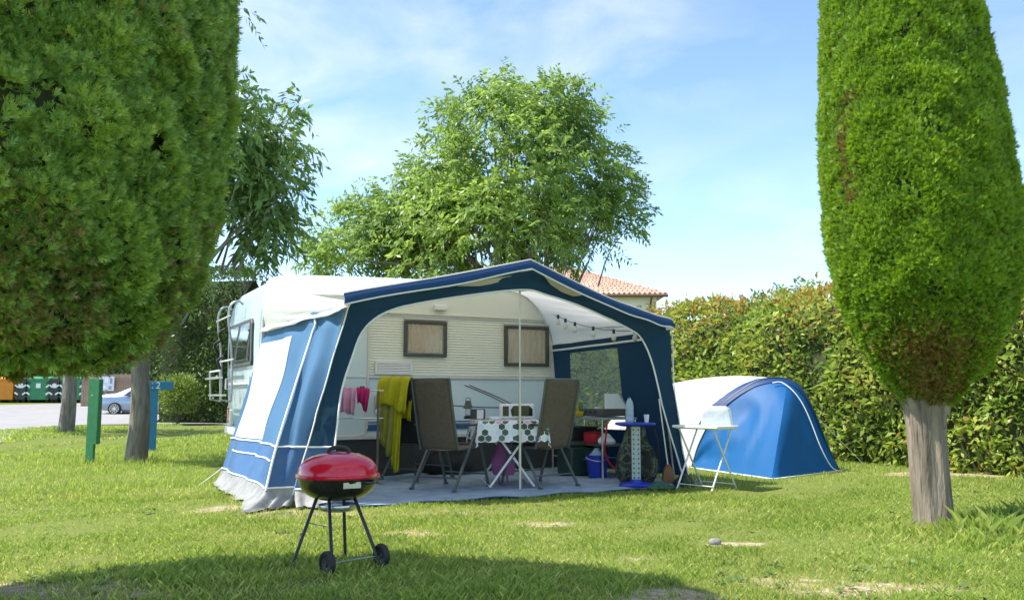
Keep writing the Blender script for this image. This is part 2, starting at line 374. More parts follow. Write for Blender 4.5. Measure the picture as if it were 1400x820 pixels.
# road: a pale tarmac sheet round the lawn's far corner
far = [2.0, 6, 12, 20, 30, 45]
rows = []
edge = [np.array(q) for q in spline([(x, y, 0) for x, y in ROAD], 4)]
for k, s in enumerate([0, .35, 1.2, 3, 6, 10, 16, 24, 34]):
    row = []
    for i, e in enumerate(edge):
        tx = i / (len(edge) - 1); out_dir = np.array([-(1 - tx) ** 1.2 * 1.3, .35 + .65 * tx, 0])
        q = e + out_dir * s; row.append((q[0], q[1], terr(q[1]) + .012))
    rows.append(row)
tag(MB().grid(rows).build('road', M('tarmac')), 'pale tarmac camp road behind the lawn', kind='structure')

# ---- grass blades (stuff)
def grass(bands):
    V = []; RN = []
    for y0, y1, dens, hh, ww, xm in bands:
        def lim(y): return .63 * y + .6
        area = (y1 - y0) * (lim(y0) + lim(y1)); n = int(area * dens)
        y = rng.uniform(y0, y1, n * 2); x = rng.uniform(-1, 1, n * 2) * lim(y1); k = np.abs(x) < lim(y); x = x[k][:n]; y = y[k][:n]
        b = bare_np(x, y); rel = np.stack([x - AO[0], y - AO[1]], 1); a = rel @ AU[:2]; bb = rel @ AV[:2]
        clump = .5 + .5 * vnoise(np.stack([x, y, x * 0], 1), 2.4, 1); c2 = .5 + .5 * vnoise(np.stack([x, y, x * 0], 1), 7.5, 3)
        b = np.clip(b * (.75 + .6 * vnoise(np.stack([x, y, x * 0], 1), 16, 9)), 0, 1); keep = (rng.random(len(x)) > b * .95) & (rng.random(len(x)) < .62 + .3 * clump + .3 * c2)
        keep &= ~((a > -.5) & (a < 4.25) & (bb > -.22) & (bb < 5)) & ~((a > -.7) & (a <= -.4) & (bb > .1) & (bb < 2.6))
        keep &= ~((x < 2) & (y > lawn_limit(x) - .1) & (y > 9))
        tent = (x - 3.3) ** 2 / 1.0 + (y - 11.7) ** 2 / .8 < .6
        keep &= ~tent
        x, y, clump, c2, b = x[keep], y[keep], clump[keep], c2[keep], b[keep]; n = len(x)
        h = hh * (.35 + .85 * rng.random(n)) * (.68 + .45 * clump + .45 * c2) * (1 - .45 * b); w = ww * (.7 + .6 * rng.random(n))
        hg = np.ones(n)
        for cx, cy, rad, gain in TUFTS:
            d = np.hypot(x - cx, y - cy) / rad; g = np.clip(1.15 - d, 0, 1); hg = np.maximum(hg, 1 + gain * g * (.3 + .9 * rng.random(n)))
        h = h * hg; w = w * np.where(hg > 1.3, .85, 1)
        az = rng.uniform(0, 2 * np.pi, n); lean = rng.uniform(.1, 1.0, n) ** 1.3 * h * .95
        s = np.stack([np.cos(az), np.sin(az), 0 * az], 1); l2 = az + rng.normal(1.57, .8, n)
        ld = np.stack([np.cos(l2), np.sin(l2), 0 * l2], 1)
        base = np.stack([x, y, np.clip((y - 42) * .037, 0, 1.6) - .012], 1); up = np.array([0, 0, 1.0])
        if y0 < 9:
            v = np.empty((n, 4, 3)); v[:, 0] = base - s * w[:, None]; v[:, 1] = base + s * w[:, None]
            m_ = base + up * (h * .62)[:, None] + ld * (lean * .35)[:, None]
            v[:, 2] = base + up * h[:, None] * .95 + ld * lean[:, None]; v[:, 3] = m_ - s * w[:, None] * .75
        else:
            v = np.empty((n, 4, 3)); v[:, 0] = base - s * w[:, None]; v[:, 1] = base + s * w[:, None]
            tip = base + up * h[:, None] + ld * lean[:, None]; v[:, 2] = tip + s * w[:, None] * .2; v[:, 3] = tip - s * w[:, None] * .2
        r = np.clip(.25 + .25 * clump + rng.normal(0, .22, n) + .15 * c2 - .35 * b, 0, 1)
        V.append(v.reshape(-1, 3)); RN.append(r)
    V = np.concatenate(V); RN = np.concatenate(RN)
    return raw_quads('grass', M('grass_blade'), None, V, len(RN), RN, 'stuff')
TUFTS = []
for px, py, rad, gain in [(1340, 735, .6, 3.2), (1235, 730, .35, 2.6), (1395, 725, .6, 3.6), (1290, 733, .3, 3.0), (185, 632, .6, 2.0), (125, 632, .5, 1.6), (90, 590, .9, 2.6), (230, 625, .6, 1.5), (150, 628, .5, 1.4), (60, 632, .9, .8),
                          (500, 788, .5, .8), (640, 800, .9, .7), (300, 790, .9, .7), (1200, 720, .8, .6), (980, 690, .8, .4), (860, 705, .7, .4), (740, 790, .4, .7)]:
    g = G(px, py); TUFTS.append((g[0], g[1], rad, gain))
o = grass([(3.3, 5.2, 7500, .036, .0019, 0), (5.2, 7.2, 5600, .036, .0024, 0), (7.2, 9.2, 3600, .036, .003, 0), (9.2, 13, 1900, .04, .005, 0), (13, 18, 1400, .045, .009, 0), (18, 32, 420, .055, .016, 0)])
tag(o, 'short sunlit grass blades covering the lawn', 'grass')
# broad-leaved weeds and clover sprinkled through the turf (stuff)
n = 900; y = 3.6 + 10 * rng.random(n) ** 1.4; x = rng.uniform(-1, 1, n) * (.63 * y + .5); rel = np.stack([x - AO[0], y - AO[1]], 1); a_ = rel @ AU[:2]; b_ = rel @ AV[:2]
cl = vnoise(np.stack([x, y, 0 * x], 1), 1.3, 4); k = ~((a_ > -.9) & (a_ < 4.4) & (b_ > -.3)) & (cl > -.1) & (y < lawn_limit(x) - .3) | ((x > -2) & (cl > -.1) & (b_ < -.35)); x, y = x[k], y[k]
B, D, L_, RN = [], [], [], []
for xi, yi in zip(x, y):
    m_ = int(rng.integers(5, 11)); s_ = rng.uniform(.02, .055)
    for j in range(m_):
        an = rng.uniform(0, 6.28); B.append((xi + rng.normal(0, .012), yi + rng.normal(0, .012), .004)); D.append((math.cos(an), math.sin(an), rng.uniform(.25, 1.1))); L_.append(s_ * rng.uniform(.7, 1.3)); RN.append(rng.uniform(.1, .8))
B = np.array(B); D = np.array(D); L_ = np.array(L_); wd = leaf_mesh('lawn_weeds', M('leaf_dark'), None, B, D, unit(np.cross(D, np.array([0, 0, 1.0]))), L_, L_ * .5, np.array(RN), .15, 'stuff', curve=.25)
tag(wd, 'small dark leafy weeds scattered through the turf', 'weeds')

# ================================================================== clipped cypresses
def cypress(name, label, cx, cy, prof, lean, trunk_r, trunk_top, m, n, size, brown, seed, barkm, barktop=None, clump_amp=.05, clump_sc=5, wf=.24, hcut=.7, tuft=.5):
    """prof: list of (z, r); lean(z) -> x shift"""
    t = thing(name, label, 'tree', (cx, cy, 0))
    zs = np.array([q[0] for q in prof]); rs = np.array([q[1] for q in prof])
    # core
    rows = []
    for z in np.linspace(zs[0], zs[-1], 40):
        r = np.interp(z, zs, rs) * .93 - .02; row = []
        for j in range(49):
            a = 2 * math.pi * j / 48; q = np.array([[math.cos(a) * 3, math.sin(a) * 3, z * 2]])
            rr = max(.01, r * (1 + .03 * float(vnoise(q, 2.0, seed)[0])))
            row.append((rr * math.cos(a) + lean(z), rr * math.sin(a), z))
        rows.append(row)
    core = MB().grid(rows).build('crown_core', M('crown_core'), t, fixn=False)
    # foliage sprays, evenly over the surface
    zf = np.linspace(zs[0], zs[-1], 400); rf = np.interp(zf, zs, rs)
    ds = np.hypot(np.gradient(rf), np.gradient(zf)); wgt = np.maximum(rf, .02) * ds; cdf = np.cumsum(wgt) / wgt.sum()
    z = np.interp(rng.random(n), cdf, zf); a = rng.uniform(0, 2 * np.pi, n); r = np.interp(z, zs, rs)
    slope = np.interp(z, zf, np.gradient(rf, zf))
    rad = np.stack([np.cos(a), np.sin(a), 0 * a], 1); nrm = unit(rad - np.array([0, 0, 1.0]) * np.clip(slope, -4, 4)[:, None])
    p = rad * r[:, None]; p[:, 2] = z
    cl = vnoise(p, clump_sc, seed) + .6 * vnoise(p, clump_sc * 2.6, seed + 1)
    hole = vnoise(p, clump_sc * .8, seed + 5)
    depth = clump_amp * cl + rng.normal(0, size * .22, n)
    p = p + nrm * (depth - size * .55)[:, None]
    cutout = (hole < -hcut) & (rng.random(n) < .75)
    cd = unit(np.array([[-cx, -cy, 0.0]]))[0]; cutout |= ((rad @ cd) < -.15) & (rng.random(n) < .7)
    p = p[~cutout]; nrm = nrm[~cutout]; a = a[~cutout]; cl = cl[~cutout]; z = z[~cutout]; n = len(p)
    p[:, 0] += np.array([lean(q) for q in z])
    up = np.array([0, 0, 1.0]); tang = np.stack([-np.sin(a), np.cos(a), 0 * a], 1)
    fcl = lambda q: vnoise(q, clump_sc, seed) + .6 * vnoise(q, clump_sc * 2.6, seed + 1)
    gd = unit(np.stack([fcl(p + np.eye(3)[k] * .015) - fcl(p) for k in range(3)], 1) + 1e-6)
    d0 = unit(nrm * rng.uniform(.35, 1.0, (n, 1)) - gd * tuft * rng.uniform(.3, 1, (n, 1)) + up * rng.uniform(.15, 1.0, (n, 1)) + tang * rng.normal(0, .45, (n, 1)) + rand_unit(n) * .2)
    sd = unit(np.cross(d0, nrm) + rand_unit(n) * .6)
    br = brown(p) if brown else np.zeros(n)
    rv = np.clip(.62 + .22 * cl + rng.normal(0, .17, n), .36, 1); isb = rng.random(n) < br; rv[isb] = rng.uniform(0, .2, isb.sum())  # spray colour darker in clump hollows, lighter on bulges, plus random spread
    ya = d0; xa = unit(sd - ya * np.sum(sd * ya, 1, keepdims=True)); za = np.cross(xa, ya)
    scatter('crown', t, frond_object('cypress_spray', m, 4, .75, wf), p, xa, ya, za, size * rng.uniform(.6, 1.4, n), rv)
    # trunk: fluted, flared at the ground and where the limbs leave it
    rows = []
    for z in np.linspace(-.05, trunk_top, 26):
        row = []
        fl = 1 + .12 * math.exp(-max(z, 0) / .06) + .45 * max(0, (z - trunk_top * .62) / (trunk_top * .38)) ** 2
        for j in range(33):
            an = 2 * math.pi * j / 32
            rr = trunk_r * fl * (1 + .05 * math.sin(an * 5 + 1 + z) + .035 * math.sin(an * 9 + z * 2) + .02 * math.sin(an * 23 + 3 * math.sin(z * 3)) + .04 * nz(math.cos(an) * 2, math.sin(an) * 2, z * 2 + seed))
            row.append((rr * math.cos(an) + lean(z) - .03 * math.sin(z * 2), rr * math.sin(an), z))
        rows.append(row)
    MB().grid(rows).build('trunk', barkm, t)
    for k in range(6):
        an = k * 1.05 + .4; r1_ = trunk_r * .8; zt = trunk_top
        MB().tube(spline([(r1_ * .6 * math.cos(an) + lean(zt), r1_ * .6 * math.sin(an), zt * .78), (r1_ * 1.25 * math.cos(an), r1_ * 1.25 * math.sin(an), zt * .95), (r1_ * 2.2 * math.cos(an), r1_ * 2.2 * math.sin(an), zt * 1.22), (r1_ * 2.6 * math.cos(an), r1_ * 2.6 * math.sin(an), zt * 1.6)], 5), [trunk_r * (.5 - .025 * i) for i in range(16)], 9).build('limb', barkm, t)
    return t
def brown_r(p):
    # dead twigs: a torn streak on the left flank and the bare lower front
    ang = np.degrees(np.arctan2(p[:, 1], p[:, 0])); z = p[:, 2]
    s1 = np.exp(-((ang + 157 + 4 * np.sin(z * 5)) / 4) ** 2) * ((z > 2.4) & (z < 3.25)) * (.5 + .5 * np.sin(z * 8 + .5) ** 2)
    s2 = np.exp(-((ang + 113) / 42) ** 2 - ((z - 1.30) / .20) ** 2) * 1.0
    s3 = np.exp(-((ang + 100) / 20) ** 2 - ((z - 3.9) / .25) ** 2) * 0
    s2 = s2 + np.exp(-((ang + 105) / 60) ** 2) * np.clip((1.22 - z) * 5, 0, .85)
    return np.clip(s1 * .9 + s2 + s3, 0, .92)
lean_r = lambda z: .03 * min(1, max(0, z - .9)) - .045 * max(0, z - 1.6)
PR = [(.93, .15), (.98, .20), (1.06, .275), (1.2, .385), (1.36, .475), (1.55, .565), (1.78, .635), (2.05, .675), (2.34, .69), (2.8, .68), (3.18, .655), (3.6, .615), (4.0, .575), (4.5, .54), (5.0, .38), (5.4, .18), (5.55, .02)]
g = G(1280, 725)
rcy = cypress('clipped_cypress', 'bright green clipped cypress on a bare pale trunk with brown twigs showing', g[0], g[1], PR, lean_r, .135, 1.12, M('cypress_right'), 180000, .042, brown_r, 1, M('bark_pale'), clump_amp=.02, clump_sc=8, wf=.16, hcut=.74, tuft=.35)
tw_ = MB()
for k in range(260):
    an = R(rng.normal(-108, 32)); z_ = rng.normal(1.24, .18); r_ = np.interp(z_, [q[0] for q in PR], [q[1] for q in PR]); c_ = np.array([math.cos(an), math.sin(an), 0]); l_ = rng.uniform(.06, .2)
    p0 = c_ * (r_ - .10) + np.array([0, 0, z_ - l_ * .5]); p1 = c_ * (r_ + rng.uniform(-.03, .012)) + np.array([rng.normal(0, .03), rng.normal(0, .03), z_ + l_ * .6]); tw_.tube([p0, (p0 + p1) / 2 + rng.normal(0, .008, 3), p1], [.0045, .0035, .0015], 4, cap=False)
for k in range(70):
    z_ = rng.uniform(2.4, 3.25); an = R(-157 - 4 * math.sin(z_ * 5) + rng.normal(0, 4)); r_ = np.interp(z_, [q[0] for q in PR], [q[1] for q in PR]); c_ = np.array([math.cos(an), math.sin(an), 0]); p0 = c_ * (r_ - .05) + np.array([lean_r(z_), 0, z_]); p1 = c_ * (r_ + .01) + np.array([lean_r(z_) + rng.normal(0, .02), rng.normal(0, .02), z_ + rng.uniform(.03, .12)]); tw_.tube([p0, p1], [.004, .0015], 4, cap=False)
mat('twig_brown', (.22, .15, .10), .9, var=.3, vscale=20); two = tw_.build('bare_twigs', M('twig_brown'), rcy); two['kind'] = 'stuff'
PL = [(1.12, .30), (1.13, .58), (1.17, .76), (1.26, .91), (1.40, 1.02), (1.6, 1.12), (2.0, 1.20), (2.6, 1.25), (3.2, 1.24), (3.8, 1.15), (4.4, .9), (4.8, .5), (4.95, .03)]
def brown_l(p): return np.clip(.75 - (p[:, 2] - 1.0) * .75, .06, .6) * (vnoise(p, 3.0, 8) > -.1)
cypress('clipped_cypress', 'broad clipped cypress with dense tufted foliage brownish along its flat underside', -2.73, 4.12, PL, lambda z: 0, .17, 1.15, M('cypress_left'), 260000, .052, brown_l, 2, M('bark_grey'), clump_amp=.045, clump_sc=10, wf=.13, hcut=.50, tuft=.5)

# ================================================================== broadleaf trees
def tree(name, label, loc, blobs, ntwig, twig_len, leaf_len, leaf_w, m, barkm, trunk_r, trunk_h, droop, per=12, nlimb=16, seed=1, surf=.55):
    t = thing(name, label, 'tree', loc)
    loc = np.array(loc, float)
    vol = np.array([b[3] * b[4] * b[5] for b in blobs]) ** .8; vol /= vol.sum()
    idx = rng.choice(len(blobs), ntwig, p=vol); bl = np.array(blobs, float)[idx]
    u_ = rand_unit(ntwig); rad = np.where(rng.random(ntwig) < surf, rng.uniform(.8, 1.03, ntwig), rng.random(ntwig) ** .5)
    lump = 1 + .22 * vnoise(u_ * 1.0 + bl[:, :3] * .4, 3.2, seed) + .15 * vnoise(u_, 7.5, seed + 2)
    c = bl[:, :3] + u_ * bl[:, 3:6] * (rad * lump)[:, None] - loc
    gap = .8 * vnoise(c, 1.35, seed + 4) + .6 * vnoise(c, 3.3, seed + 6)
    k = gap > -.16; c = c[k]; u_ = u_[k]; n = len(c)
    # twigs point outwards and sag
    d = unit(u_ * np.array([1, 1, .7]) + rand_unit(n) * .55 + np.array([0, 0, .25 - droop]))
    side = unit(np.cross(d, unit(np.array([0, 0, 1.0]) + rand_unit(n) * 1.1)) + 1e-3)
    B, D, S, Ln, Wn, RN = [], [], [], [], [], []
    tl = twig_len * rng.uniform(.6, 1.3, n); tone = np.clip(.45 + .3 * vnoise(c, .9, seed + 9) + rng.normal(0, .14, n), 0, 1)
    for i in range(per):
        f = (i + .6) / per; sg = 1 if i % 2 else -1
        q = c + d * (tl * f)[:, None]; q[:, 2] -= droop * tl * f * f * .9
        dd = d * .55 + side * sg * .8 + rand_unit(n) * .35; dd[:, 2] -= droop * .8 + .1
        B.append(q); D.append(dd); S.append(unit(np.cross(dd, np.array([0, 0, 1.0])) + rand_unit(n) * 1.2))
        L_ = leaf_len * rng.uniform(.7, 1.2, n); Ln.append(L_); Wn.append(L_ * leaf_w); RN.append(np.clip(tone + rng.normal(0, .1, n), 0, 1))
    cat = np.concatenate
    leaf_mesh('crown', m, t, cat(B), cat(D), cat(S), cat(Ln), cat(Wn), cat(RN), .15, 'stuff', curve=.1)
    tr = MB(); bx = 0.0
    rows_p = [(0, 0, -.1), (.03, .02, trunk_h * .3), (-.02, .05, trunk_h * .65), (0, 0, trunk_h)]
    tr.tube(spline(rows_p, 5), [trunk_r * (1.25 - .5 * i / 15) for i in range(16)], 12)
    tr.build('trunk', barkm, t)
    lm = MB()
    pick = rng.choice(n, nlimb, replace=False)
    for k_ in pick:
        e = c[k_] * .97; s0 = np.array([0, 0, trunk_h * rng.uniform(.75, 1.0)])
        mid = s0 * .55 + e * .45 + np.array([0, 0, .12 * np.linalg.norm(e[:2])]) + rng.normal(0, .12, 3)
        pts = spline([s0, mid, e], 6); r0 = trunk_r * .42
        lm.tube(pts, [r0 * (1 - .92 * i / (len(pts) - 1)) + .006 for i in range(len(pts))], 6)
    near = rng.choice(n, min(n, nlimb * 5), replace=False)
    for k_ in near:
        e = c[k_]; s0 = e * rng.uniform(.6, .75); s0[2] = max(s0[2], trunk_h * .9)
        lm.tube(spline([s0, (s0 + e) / 2 + rng.normal(0, .08, 3), e], 3), [.022 * (1 - .8 * i / 6) for i in range(7)], 5)
    lm.build('branches', barkm, t)
    return t
# big light green tree behind the caravan: ellipsoids (x,y,z,rx,ry,rz) from photo pixels at 20 m
def bp(px, py, Y, rx, rz, ry=None):
    q = at(px, py, Y); return (q[0], q[1], q[2], rx, ry or rx, rz)
TY = 20
main = [bp(700, 225, TY, 2.05, 1.75), bp(730, 165, TY, 1.25, 1.0), bp(640, 205, TY, 1.0, 1.1), bp(790, 225, TY, 1.1, 1.2), bp(690, 310, TY, 2.4, 1.2), bp(815, 300, TY, 1.05, .85), bp(850, 290, TY, .55, .4), bp(600, 290, TY, 1.3, 1.0),
        bp(540, 315, TY + .6, 1.25, .95), bp(480, 335, TY + .6, 1.15, .8), bp(510, 310, TY + .6, 1.0, .7), bp(450, 350, TY + .6, .7, .5), bp(520, 290, TY + .6, .7, .5), bp(440, 355, TY + .6, .4, .3), bp(795, 340, TY, .6, .45), bp(770, 140, TY, .6, .6), bp(690, 130, TY, .7, .4), bp(590, 355, TY, 2.0, .6), bp(625, 245, TY, 1.15, .95), bp(665, 160, TY, .95, .8), bp(800, 190, TY, .8, .8), bp(825, 250, TY, .8, .7), bp(575, 250, TY, .5, .45), bp(605, 165, TY, .45, .5)]
tree('broadleaf_tree', 'large airy light green tree rising behind the caravan roof', (.05, TY, 0), main, 8200, .42, .155, .36, M('leaf_light'), M('bark_grey'), .2, 3.2, .25, 12, 22, 3, surf=.4)
LY = 13.24
dro = [bp(250, 200, LY, 1.35, 1.3), bp(330, 240, LY, .62, .75), bp(345, 300, LY, .6, .55), bp(330, 180, LY, .45, .45), bp(385, 190, LY, .34, .42), bp(300, 350, LY, .75, .45), bp(345, 360, LY, .35, .38), bp(375, 260, LY, .4, .5), bp(160, 180, LY, 1.5, 1.4), bp(395, 150, LY, .2, .2), bp(380, 300, LY, .25, .3),
       bp(340, 110, LY, .22, .2), bp(320, 20, LY, .25, .3), bp(250, 60, LY, 1.0, 1.0)]
tree('drooping_tree', 'tree with long drooping dark leaves and a smooth grey trunk beside the blue number post', tuple(G(185, 632)), dro, 2900, .38, .165, .34, M('leaf_droop'), M('bark_grey'), .135, 2.3, .5, 12, 12, 5, surf=.45)
q = G(90, 591)
tree('roadside_tree', 'rough barked tree at the lawn edge by the tarmac road', tuple(q), [(q[0] - .5, q[1], 5.2, 2.2, 2.2, 2.0), (q[0] + 1, q[1] + .3, 4.6, 1.4, 1.4, 1.2)], 1500, .45, .16, .4, M('leaf_dark'), M('bark_grey'), .17, 3.2, .3, 10, 10, 8)

# ================================================================== hedges and shrubs
def hedge(name, label, path, h, thick, dens, leaf, m, seed, redtop=0, cat='hedge', asp=.42):
    c0 = path[0]; t = thing(name, label, cat, (c0[0], c0[1], 0))
    pts = np.array(spline([(x, y, 0) for x, y in path], 12))[:, :2]; seg = np.hypot(*np.diff(pts, axis=0).T); cum = np.concatenate([[0], np.cumsum(seg)])
    def pos(s): return np.stack([np.interp(s, cum, pts[:, 0]), np.interp(s, cum, pts[:, 1])], -1)
    Ltot = cum[-1]; tang = lambda s: unit(pos(np.minimum(s + .05, Ltot)) - pos(np.maximum(s - .05, 0)))
    # closed profile round the hedge section: front face, rounded top, back face
    prof = [(-.5, -.02), (-.56, .12), (-.55, .5), (-.53, .78), (-.44, .93), (-.2, 1.0), (.1, 1.01), (.4, .95), (.53, .8), (.56, .4), (.5, -.02)]
    pa = np.array(prof) * np.array([thick, h]); sl = np.concatenate([[0], np.cumsum(np.hypot(*np.diff(pa, axis=0).T))]); per = sl[-1]
    n = int(Ltot * per * dens); s = rng.uniform(0, Ltot, n); w = rng.uniform(0, per, n)
    # fewer leaves on the back face
    back = w > sl[7]; k = ~back | (rng.random(n) < .35); s = s[k]; w = w[k]; n = len(s)
    o_ = np.interp(w, sl, pa[:, 0]); z = np.interp(w, sl, pa[:, 1])
    dn = np.stack([np.interp(w + .05, sl, pa[:, 0]) - np.interp(w - .05, sl, pa[:, 0]), np.interp(w + .05, sl, pa[:, 1]) - np.interp(w - .05, sl, pa[:, 1])], 1)
    T = tang(s); side2 = np.stack([T[:, 1], -T[:, 0]], 1)            # right of the path = back
    nrm = unit(np.concatenate([side2 * (-dn[:, 1:2]), dn[:, 0:1]], 1) * np.array([1, 1, 1]))
    P = np.concatenate([pos(s) + side2 * o_[:, None], z[:, None]], 1)
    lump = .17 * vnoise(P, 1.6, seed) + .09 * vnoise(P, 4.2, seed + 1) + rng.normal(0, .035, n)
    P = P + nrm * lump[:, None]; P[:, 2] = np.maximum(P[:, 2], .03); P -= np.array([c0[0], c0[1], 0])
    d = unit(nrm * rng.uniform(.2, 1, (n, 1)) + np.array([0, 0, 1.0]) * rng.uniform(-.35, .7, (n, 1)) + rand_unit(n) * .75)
    ln = leaf * rng.uniform(.6, 1.3, n); tone = np.clip(.38 + 1.2 * lump + rng.normal(0, .14, n), 0, .8)  # leaf colour darkens where the face dips in, lightens where it bulges
    if redtop:
        red = (rng.random(n) < redtop * (np.clip((z / h - .72) * 3.2, 0, 1) * .5 + .04) * (vnoise(P, 1.2, seed + 7) > -.25)); tone[red] = rng.uniform(.86, 1, red.sum())
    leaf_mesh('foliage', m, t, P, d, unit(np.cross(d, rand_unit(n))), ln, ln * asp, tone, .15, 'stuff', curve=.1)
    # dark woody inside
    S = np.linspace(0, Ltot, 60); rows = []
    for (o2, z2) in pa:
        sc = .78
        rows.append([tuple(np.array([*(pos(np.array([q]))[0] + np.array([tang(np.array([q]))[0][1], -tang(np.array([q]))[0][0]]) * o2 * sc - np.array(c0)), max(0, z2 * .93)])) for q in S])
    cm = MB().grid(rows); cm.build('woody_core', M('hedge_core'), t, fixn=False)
    # sprigs standing out of the top
    n2 = int(Ltot * 26); s = rng.uniform(0, Ltot, n2); T = tang(s); sd = np.stack([T[:, 1], -T[:, 0]], 1)
    b0 = np.concatenate([pos(s) + sd * rng.uniform(-.45, .35, (n2, 1)) * thick, (h * (.97 + .05 * vnoise(np.concatenate([pos(s), s[:, None]], 1), 1.6, seed)))[:, None]], 1) - np.array([c0[0], c0[1], 0])
    hgt = rng.uniform(.08, .34, n2); B, D, Ln, RN = [], [], [], []
    for i in range(7):
        f = i / 6; dd = rand_unit(n2) + np.array([0, 0, .7]); B.append(b0 + np.array([0, 0, 1.0]) * (hgt * f)[:, None] + rng.normal(0, .015, (n2, 3))); D.append(dd)
        Ln.append(leaf * rng.uniform(.6, 1.1, n2)); RN.append(np.where(rng.random(n2) < redtop * .9, rng.uniform(.8, 1, n2), rng.uniform(.3, .75, n2)))
    B = np.concatenate(B); D = np.concatenate(D); Ln = np.concatenate(Ln)
    leaf_mesh('top_sprigs', m, t, B, D, unit(np.cross(unit(D), rand_unit(len(B)))), Ln, Ln * asp, np.concatenate(RN), .15, 'stuff')
    return t
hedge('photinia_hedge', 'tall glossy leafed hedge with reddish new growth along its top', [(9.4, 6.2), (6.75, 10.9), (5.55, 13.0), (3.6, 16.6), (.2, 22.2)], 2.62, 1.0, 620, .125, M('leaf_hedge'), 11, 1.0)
hedge('clipped_hedge', 'tall dark green clipped hedge beyond the shrubs', [(-9.6, 31.5), (-11.0, 31.8), (-12.8, 32.2)], 5.6, 1.6, 240, .15, M('leaf_dark'), 14)
hedge('far_hedge', 'far green hedge behind the plank screen and parked car', [(-10.5, 56), (-24, 57.5), (-50, 59.5)], 5.2, 2.0, 34, .34, M('leaf_dark'), 17)
def shrub(name, label, px, py, w, h, n, m, leaf, stem_h):
    q = G(px, py); t = thing(name, label, 'shrub', (q[0], q[1], 0), group='shrubs at the far lawn edge')
    u_ = rand_unit(n); rr = rng.random(n) ** .4; P = u_ * np.array([w / 2, w / 2, (h - stem_h) / 2]) * (rr * (1 + .25 * vnoise(u_, 4, px)))[:, None] + np.array([0, 0, (h + stem_h) / 2])
    d = unit(u_ + rand_unit(n) * .8 + np.array([0, 0, .4])); ln = leaf * rng.uniform(.6, 1.3, n)
    leaf_mesh('foliage', m, t, P, d, rand_unit(n), ln, ln * .5, np.clip(.5 + rng.normal(0, .22, n), 0, 1), .15, 'stuff')
    for i in range(5):
        a = rng.uniform(0, 6.28); MB().tube(spline([(.03 * math.cos(a), .03 * math.sin(a), -.03), (.1 * math.cos(a), .1 * math.sin(a), h * .35), (w * .25 * math.cos(a), w * .25 * math.sin(a), h * .75)], 4), [.022 - .0018 * k for k in range(9)], 6).build('stem', M('bark_dark'), t)
shrub('shrub', 'yellow green shrub of several stems beside the blue number post', 243, 580, 1.35, 1.75, 2600, M('leaf_shrub'), .13, .35)
shrub('shrub', 'slender yellow green shrub on a thin stem near the caravan rear', 291, 578, .85, 1.65, 1500, M('leaf_shrub'), .13, .55)
shrub('shrub', 'low spreading green shrub at the foot of the tall clipped hedge', 262, 577, 1.6, .5, 900, M('leaf_dark'), .12, .05)
q = at(1070, 420, 21)
tree('garden_tree', 'yellow green treetop showing above the reddish hedge', (q[0], q[1], 0), [(q[0], q[1], 2.9, .95, .95, .75), (q[0] + .5, q[1], 3.1, .5, .5, .4)], 420, .35, .14, .4, M('leaf_shrub'), M('bark_grey'), .1, 1.9, .2, 10, 6, 15)

# ================================================================== house beyond the hedge
HY = 40.0
hx1 = at(912, 405, HY)[0]; hx0 = hx1 - 13; ze = at(912, 404, HY)[2]; zr = at(850, 379, HY)[2] + .35
h = thing('house', 'white rendered house with a terracotta tiled roof behind the tree', 'house', (hx0, HY, 0))
wl = 12.5
MB().box((wl / 2, 4, ze / 2 - .05), (wl, 8, ze)).build('wall', M('render_white'), h, smooth=False)
# hipped roof: base slab, then rows of barrel tiles as real ridges
ov = .45; rx0, rx1, ry0, ry1 = -ov, wl + ov, -ov, 8 + ov; rid0, rid1, ym = 3.6, wl - 3.6, 4
rf = MB().add([(rx0, ry0, ze), (rx1, ry0, ze), (rx1, ry1, ze), (rx0, ry1, ze), (rid0, ym, zr + .6), (rid1, ym, zr + .6)], [(0, 1, 5, 4), (1, 2, 5), (2, 3, 4, 5), (3, 0, 4), (3, 2, 1, 0)]).build('roof', M('terracotta'), h, smooth=False)
def tiles(pa, pb, qa, qb, cols, rowsn):
    mb = MB(); pa, pb, qa, qb = map(Vector, (pa, pb, qa, qb)); nrm = (pb - pa).cross(qa - pa).normalized()
    if nrm.z < 0: nrm = -nrm
    for i in range(cols):
        for k in range(rowsn):
            f0 = (i + .1) / cols; f1 = (i + .9) / cols; g0 = k / rowsn; g1 = (k + 1.12) / rowsn
            pt = lambda f, g: (pa.lerp(pb, f)).lerp(qa.lerp(qb, f), min(g, 1))
            a0, a1, b0, b1 = pt(f0, g0), pt(f1, g0), pt(f0, g1), pt(f1, g1); c0 = (a0 + a1) / 2 + nrm * .13; c1 = (b0 + b1) / 2 + nrm * .07
            mb.add([a0 + nrm * .02, c0, a1 + nrm * .02, b0 + nrm * .01, c1, b1 + nrm * .01], [(0, 1, 4, 3), (1, 2, 5, 4), (0, 2, 1)])
    return mb
tm = tiles((rx0, ry0, ze), (rx1, ry0, ze), (rid0, ym, zr + .6), (rid1, ym, zr + .6), 56, 12).build('tile_courses', M('terracotta'), rf); tm['kind'] = 'stuff'
tm = tiles((rx1, ry0, ze), (rx1, ry1, ze), (rid1, ym, zr + .6), (rid1, ym, zr + .6), 34, 12).build('tile_courses', M('terracotta'), rf); tm['kind'] = 'stuff'
MB().tube([(rid0, ym, zr + .66), (rid1, ym, zr + .66)], .12, 8).build('ridge_tiles', M('terracotta'), rf)
MB().box((rid1 - 2.2, 1.6, ze + 1.0), (.5, .5, .7)).box((rid1 - 2.2, 1.6, ze + 1.4), (.62, .62, .1)).build('chimney', M('render_white'), rf, bevel=.02)
MB().tube([(rx0, ry0 - .06, ze - .06), (rx1, ry0 - .06, ze - .06)], .07, 8).build('gutter', M('gutter'), h)
